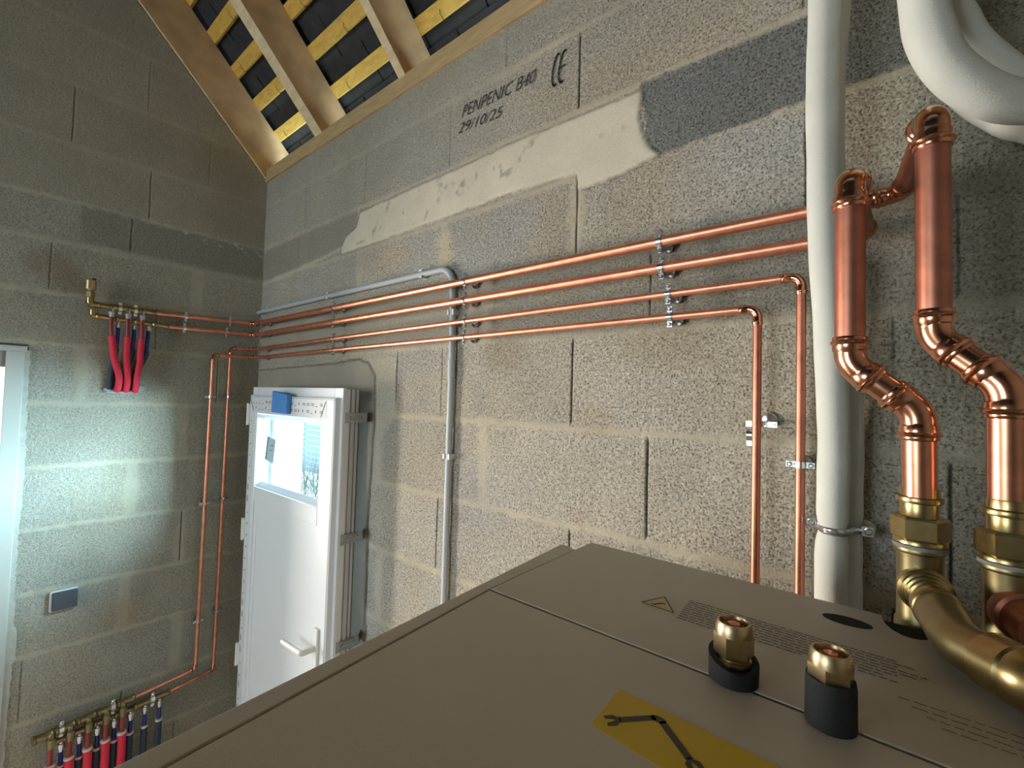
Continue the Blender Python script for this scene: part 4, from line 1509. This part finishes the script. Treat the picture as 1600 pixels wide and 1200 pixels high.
# two brass connections in black foam collars
for (cx, cy, base_r, top, kind, lab) in [(2.4910, -0.5805, 0.0195, 0.0, 'short', 'brass nut in a low round black collar, left of the two on the unit'),
                                         (2.5605, -0.5915, 0.0165, 0.0, 'tall', 'brass nut on a taller black collar, right of the two on the unit')]:
    root = thing('pipe_connection', lab, 'pipe fitting', (cx, cy, ZT), 'brass connections on the unit top')
    m = MB()
    if kind == 'short':
        n = 28
        vs = []
        for ring_i, (rr_, zb, zt_) in enumerate(((base_r, 0.0002, None), (base_r*1.02, None, 1), (base_r*0.72, None, 1), (base_r*0.72, 0.0002, None))):
            for k in range(n):
                a = 2*math.pi*k/n
                slope = 0.0185+0.0055*math.cos(a-2.4)
                zz = 0.0004 if zt_ is None else slope
                vs.append((cx+rr_*math.cos(a), cy+rr_*math.sin(a), ZT+zz))
        fs = []
        for q in range(3):
            for k in range(n):
                fs.append((q*n+k, q*n+(k+1) % n, (q+1)*n+(k+1) % n, (q+1)*n+k))
        m.add(vs, fs)
        zb = 0.010
        m.build('foam_collar', FOAM, root)
        nz = 0.021
        rn = 0.0160
    else:
        n = 28
        path = [(cx, cy, ZT+0.0004), (cx, cy, ZT+0.030), (cx, cy, ZT+0.0345), (cx, cy, ZT+0.0350)]
        m.tube(path, [base_r, base_r*0.985, base_r*0.95, base_r*0.70], seg=n)
        m.build('foam_collar', FOAM, root)
        nz = 0.0315
        rn = 0.0152
    sc_ = 1.0
    m = MB()
    prof = [(nz-0.016, 0.0122), (nz-0.006, 0.0122), (nz-0.0055, 0.0140), (nz-0.003, 0.0140), (nz-0.0028, 0.0118), (nz, 0.0118)]
    m.tube([(cx, cy, ZT+a) for a, r in prof], [r for a, r in prof], seg=28)
    m.build('threaded_neck', BRASS, root)
    hz = 0.0175 if kind == 'short' else 0.012
    m = MB()
    m.tube([(cx, cy, ZT+nz-0.0005), (cx, cy, ZT+nz+0.0015), (cx, cy, ZT+nz+hz)], [rn*0.90, rn, rn], seg=6, phase=0.4)
    m.tube([(cx, cy, ZT+nz+hz-0.0002), (cx, cy, ZT+nz+hz+0.0040), (cx, cy, ZT+nz+hz+0.0080), (cx, cy, ZT+nz+hz+0.0100), (cx, cy, ZT+nz+hz+0.0102), (cx, cy, ZT+nz+hz+0.0090), (cx, cy, ZT+nz+hz+0.001)],
           [rn*0.93, rn*0.92, rn*0.86, rn*0.80, rn*0.73, rn*0.69, rn*0.67], seg=32)
    nut_ = m.build('flare_nut', material('pale_brass', (0.52, 0.40, 0.24), 0.36, 1.0, var=0.1, vscale=80), root)
    m = MB()
    m.tube([(cx, cy, ZT+nz+hz+0.0), (cx, cy, ZT+nz+hz+0.0055), (cx, cy, ZT+nz+hz+0.0060), (cx, cy, ZT+nz+hz+0.0085), (cx, cy, ZT+nz+hz+0.0090)], [rn*0.66, rn*0.62, rn*0.36, rn*0.30, rn*0.16], seg=24)
    m.build('copper_plug', COPPER_FIT, nut_)

# ------------------------------------------------------------------ small manifold high on the gable wall
mf = thing('manifold', 'small brass manifold high on the gable wall with three red pipes', 'manifold', (0.05, -0.54, 2.24), 'brass manifolds')
MX = 0.05


def bar_profile(y0, z0_, y1, z1_, r, n, x=MX):
    pth, rd = [], []
    for k in range(n):
        f0, f1 = k/n, (k+1)/n
        for f, q in ((f0, 0.82), (f0+0.02/n*3, 1.15), (f0+0.16/n, 1.15), (f0+0.20/n, 0.92), (f0+0.84/n, 0.92), (f0+0.9/n, 1.08)):
            pth.append((x, y0+(y1-y0)*f, z0_+(z1_-z0_)*f))
            rd.append(r*q)
    pth.append((x, y1, z1_))
    rd.append(r*0.9)
    return MB().tube(pth, rd, seg=18)


bar_profile(-0.662, 2.258, -0.462, 2.2565, 0.0125, 4).build('upper_bar', BRASS, mf)
bar_profile(-0.665, 2.212, -0.412, 2.203, 0.0115, 4).build('lower_bar', BRASS, mf)
m = MB()
m.tube(arc_path([(MX, -0.655, 2.258), (MX, -0.684, 2.258), (MX, -0.685, 2.300)], 0.012, 6), 0.0125, seg=18)
m.tube([(MX, -0.685, 2.285), (MX, -0.685, 2.287), (MX, -0.685, 2.308), (MX, -0.685, 2.310)], [0.013, 0.0165, 0.0165, 0.013], seg=6)
m.build('riser', BRASS, mf)
m = MB()
m.tube([(MX, -0.685, 2.308), (MX, -0.685, 2.316)], 0.010, seg=16)
m.build('neck', FIBRE, mf)
vent_ = MB().tube([(MX, -0.685, 2.316), (MX, -0.685, 2.319), (MX, -0.685, 2.355), (MX, -0.685, 2.358)], [0.015, 0.0185, 0.0185, 0.015], seg=24).build('air_vent', material('pale_brass2', (0.60, 0.47, 0.27), 0.35, 1.0), mf)
MB().tube([(MX, -0.676, 2.357), (MX, -0.676, 2.366)], 0.006, seg=12).build('vent_cap', FOAM, vent_)
m = MB()
m.tube(arc_path([(MX, -0.650, 2.212), (MX, -0.674, 2.2115), (MX, -0.6745, 2.236)], 0.010, 5), 0.0105, seg=16)
m.build('end_elbow', BRASS, mf)
oy = [-0.616, -0.562, -0.513]
for yy in oy:
    m = MB()
    m.tube([(MX+0.008, yy, 2.250), (MX+0.010, yy, 2.236), (MX+0.010, yy, 2.2355), (MX+0.010, yy, 2.226), (MX+0.010, yy, 2.2255), (MX+0.010, yy, 2.215)], [0.008, 0.008, 0.0125, 0.0125, 0.0095, 0.0095], seg=6)
    m.build('outlet', ZINC, mf)
    m = MB()
    m.tube([(MX, yy+0.026, 2.203), (MX, yy+0.026, 2.188), (MX, yy+0.026, 2.1875), (MX, yy+0.026, 2.172)], [0.008, 0.008, 0.0115, 0.0115], seg=6)
    m.build('outlet', ZINC, mf)
for yy, zz in ((-0.588, 2.256), (-0.536, 2.2555)):
    root = thing('pipe_clamp', 'zinc clamp on the small manifold, %s of its two' % ('left' if yy < -0.56 else 'right'), 'clamp', (MX, yy, zz), 'split pipe clamps')
    m = MB()
    m.tube([(MX, yy-0.006, zz), (MX, yy+0.006, zz)], 0.0155, seg=24)
    m.box((MX-0.004, yy-0.006, zz-0.026), (MX+0.004, yy+0.006, zz-0.012))
    m.box((MX-0.004, yy-0.006, zz+0.012), (MX+0.004, yy+0.006, zz+0.024))
    m.build('ring', ZINC, root)
    MB().tube([(MX-0.014, yy, zz), (0.001, yy, zz)], 0.0035, seg=10).build('threaded_rod', ZINC, root)


def pex(name, lab, group, path, r_in, r_sl, start, cin, csl, collar=True):
    root = thing(name, lab, 'pipe', path[0], group)
    sp = smooth_path(path, 10)
    k = int(len(sp)*start)
    MB().tube(sp[:k+3], r_in, seg=14).build('inner_pipe', cin, root)
    MB().tube(sp[k:], r_sl, seg=20).build('sleeve', csl, root)
    if collar:
        d = (sp[k+1]-sp[k]).normalized()
        MB().tube([sp[k]-d*0.003, sp[k]-d*0.002, sp[k]+d*0.006, sp[k]+d*0.007], [r_sl*0.8, r_sl*1.12, r_sl*1.10, r_sl], seg=20).build('cut_edge', PALE, root)


names3 = ['left', 'middle', 'right']
bot = [(-0.577, 1.922), (-0.549, 1.926), (-0.517, 1.920)]
midp = [(-0.597, 2.04), (-0.556, 2.03), (-0.511, 2.03)]
for i in range(3):
    pex('insulated_pipe', '%s of three red sleeved pipes hanging from the small manifold' % names3[i], 'red pipes below the small manifold',
        [(MX+0.010, oy[i], 2.220), (MX+0.010, oy[i]+0.002, 2.155), (MX+0.004, (oy[i]*0.4+midp[i][0]*0.6), 2.09), (MX-0.002, midp[i][0], midp[i][1]), (MX-0.008, bot[i][0], 1.965), (MX-0.011, bot[i][0], bot[i][1]), (0.022, bot[i][0], 1.904)],
        0.0075, 0.0122, 0.22, REDPEX, RED, False)
for i in range(3):
    b_ = [(-0.600, 1.932), (-0.566, 1.93), (-0.534, 1.925)][i]
    pex('insulated_pipe', '%s of three blue pipes behind the red ones under the small manifold' % names3[i], 'blue pipes below the small manifold',
        [(MX-0.006, oy[i]+0.026, 2.175), (MX-0.008, oy[i]+0.026, 2.12), (MX-0.024, oy[i]+0.024, 2.06), (MX-0.034, (oy[i]+0.02+b_[0])/2, 1.99), (MX-0.036, b_[0], b_[1]), (0.009, b_[0], 1.91)],
        0.0072, 0.0110, 0.32, BLUEPEX, NAVY, False)
m = MB()
rr = random.Random(4)
n = 26
vs = []
cy_, cz_ = -0.549, 1.911
for ring_i, (sc_, x_) in enumerate(((1.0, 0.002), (0.93, 0.012), (0.55, 0.016), (0.0, 0.014))):
    for k in range(n):
        a = 2*math.pi*k/n
        j = 1+rr.uniform(-0.09, 0.09)
        vs.append((x_+rr.uniform(-0.001, 0.0015)*(ring_i > 0), cy_+0.072*sc_*j*math.cos(a), cz_+0.022*sc_*j*math.sin(a)+0.006*math.cos(a*1.0)))
fs = []
for q in range(3):
    for k in range(n):
        fs.append((q*n+k, q*n+(k+1) % n, (q+1)*n+(k+1) % n, (q+1)*n+k))
m.add(vs, fs)
o = m.build('mortar_plug', TAPE)
tag(o, 'crumpled grey plug where the red and blue pipes enter the gable wall', 'plug')

# ------------------------------------------------------------------ large manifold low on the gable wall
mf = thing('manifold', 'large brass manifold low on the gable wall with a row of red and blue pipes', 'manifold', (0.06, -0.55, 0.56), 'brass manifolds')
bar_profile(-0.775, 0.545, -0.462, 0.567, 0.0150, 5, x=0.050).build('upper_bar', BRASS_DULL, mf)
bar_profile(-0.730, 0.508, -0.335, 0.530, 0.0130, 6, x=0.050).build('lower_bar', BRASS_DULL, mf)
ry = [-0.722, -0.668, -0.613, -0.558, -0.505]
by_ = [-0.690, -0.636, -0.582, -0.528, -0.474, -0.424, -0.372]
for k, yy in enumerate(ry):
    m = MB()
    zt_ = 0.545+(yy+0.775)*0.07
    m.tube([(0.058, yy, zt_), (0.066, yy, zt_-0.014), (0.066, yy, zt_-0.0145), (0.066, yy, zt_-0.034), (0.066, yy, zt_-0.0345), (0.066, yy, zt_-0.05)], [0.010, 0.010, 0.0145, 0.0145, 0.0115, 0.0115], seg=8)
    m.build('outlet', BRASS_DULL, mf)
for k, yy in enumerate(by_):
    m = MB()
    zt_ = 0.508+(yy+0.73)*0.055
    m.tube([(0.050, yy, zt_), (0.050, yy, zt_-0.016), (0.050, yy, zt_-0.0165), (0.050, yy, zt_-0.034), (0.050, yy, zt_-0.0345), (0.050, yy, zt_-0.046)], [0.009, 0.009, 0.0125, 0.0125, 0.0095, 0.0095], seg=8)
    m.build('outlet', ZINC, mf)
ordn = ['first', 'second', 'third', 'fourth', 'fifth', 'sixth', 'seventh']
for k, yy in enumerate(ry):
    zt_ = 0.545+(yy+0.775)*0.07
    pex('insulated_pipe', '%s red pipe from the left under the large low manifold' % ordn[k], 'red pipes below the large manifold',
        [(0.066, yy, zt_-0.045), (0.066, yy, zt_-0.11), (0.066, yy+0.002, zt_-0.2), (0.066, yy, 0.05), (0.066, yy, -0.1)], 0.0082, 0.0145, 0.27, REDPEX, RED)
for k, yy in enumerate(by_):
    zt_ = 0.508+(yy+0.73)*0.055
    pex('insulated_pipe', '%s dark blue pipe from the left under the large low manifold' % ordn[k], 'blue pipes below the large manifold',
        [(0.050, yy, zt_-0.04), (0.050, yy, zt_-0.09), (0.048, yy, zt_-0.17), (0.048, yy, 0.05), (0.048, yy, -0.1)], 0.0075, 0.0120, 0.30, BLUEPEX, NAVY)
for yy, zz, lab in ((-0.693, 0.566, 'left steel clamp on the large low manifold'), (-0.537, 0.577, 'middle steel clamp on the large low manifold'), (-0.400, 0.540, 'right steel clamp on the large low manifold')):
    root = thing('pipe_clamp', lab, 'clamp', (0.05, yy, zz), 'split pipe clamps')
    zc_ = 0.5505 if yy < -0.65 else (0.5615 if yy < -0.5 else 0.5265)
    m = MB()
    m.tube([(0.05, yy-0.007, zc_), (0.05, yy+0.007, zc_)], 0.0185 if yy < -0.5 else 0.0165, seg=24)
    m.box((0.046, yy-0.006, zc_-0.030), (0.054, yy+0.006, zc_-0.012))
    m.box((0.046, yy-0.006, zc_+0.012), (0.054, yy+0.006, zc_+0.032))
    m.build('ring', ZINC, root)
    m = MB()
    m.tube([(0.034, yy, zc_), (0.001, yy, zc_)], 0.0035, seg=10)
    m.build('threaded_rod', ZINC, root)
    MB().tube([(0.046, yy, zc_+0.026), (0.062, yy, zc_+0.026), (0.064, yy, zc_+0.026)], [0.003, 0.0055, 0.004], seg=10).build('screw', ZINC, root)

# ------------------------------------------------------------------ switch on the gable wall
root = thing('wall_switch', 'dark grey square wall switch with pale edge on the gable wall', 'switch', (0.0, -0.702, 1.05))
MB().box((0.001, -0.746, 1.009), (0.014, -0.662, 1.092)).build('frame', SOCKE, root, bevel=0.007, bseg=3)
MB().box((0.013, -0.739, 1.014), (0.021, -0.663, 1.088)).build('rocker', SOCKF, root, bevel=0.006, bseg=3)
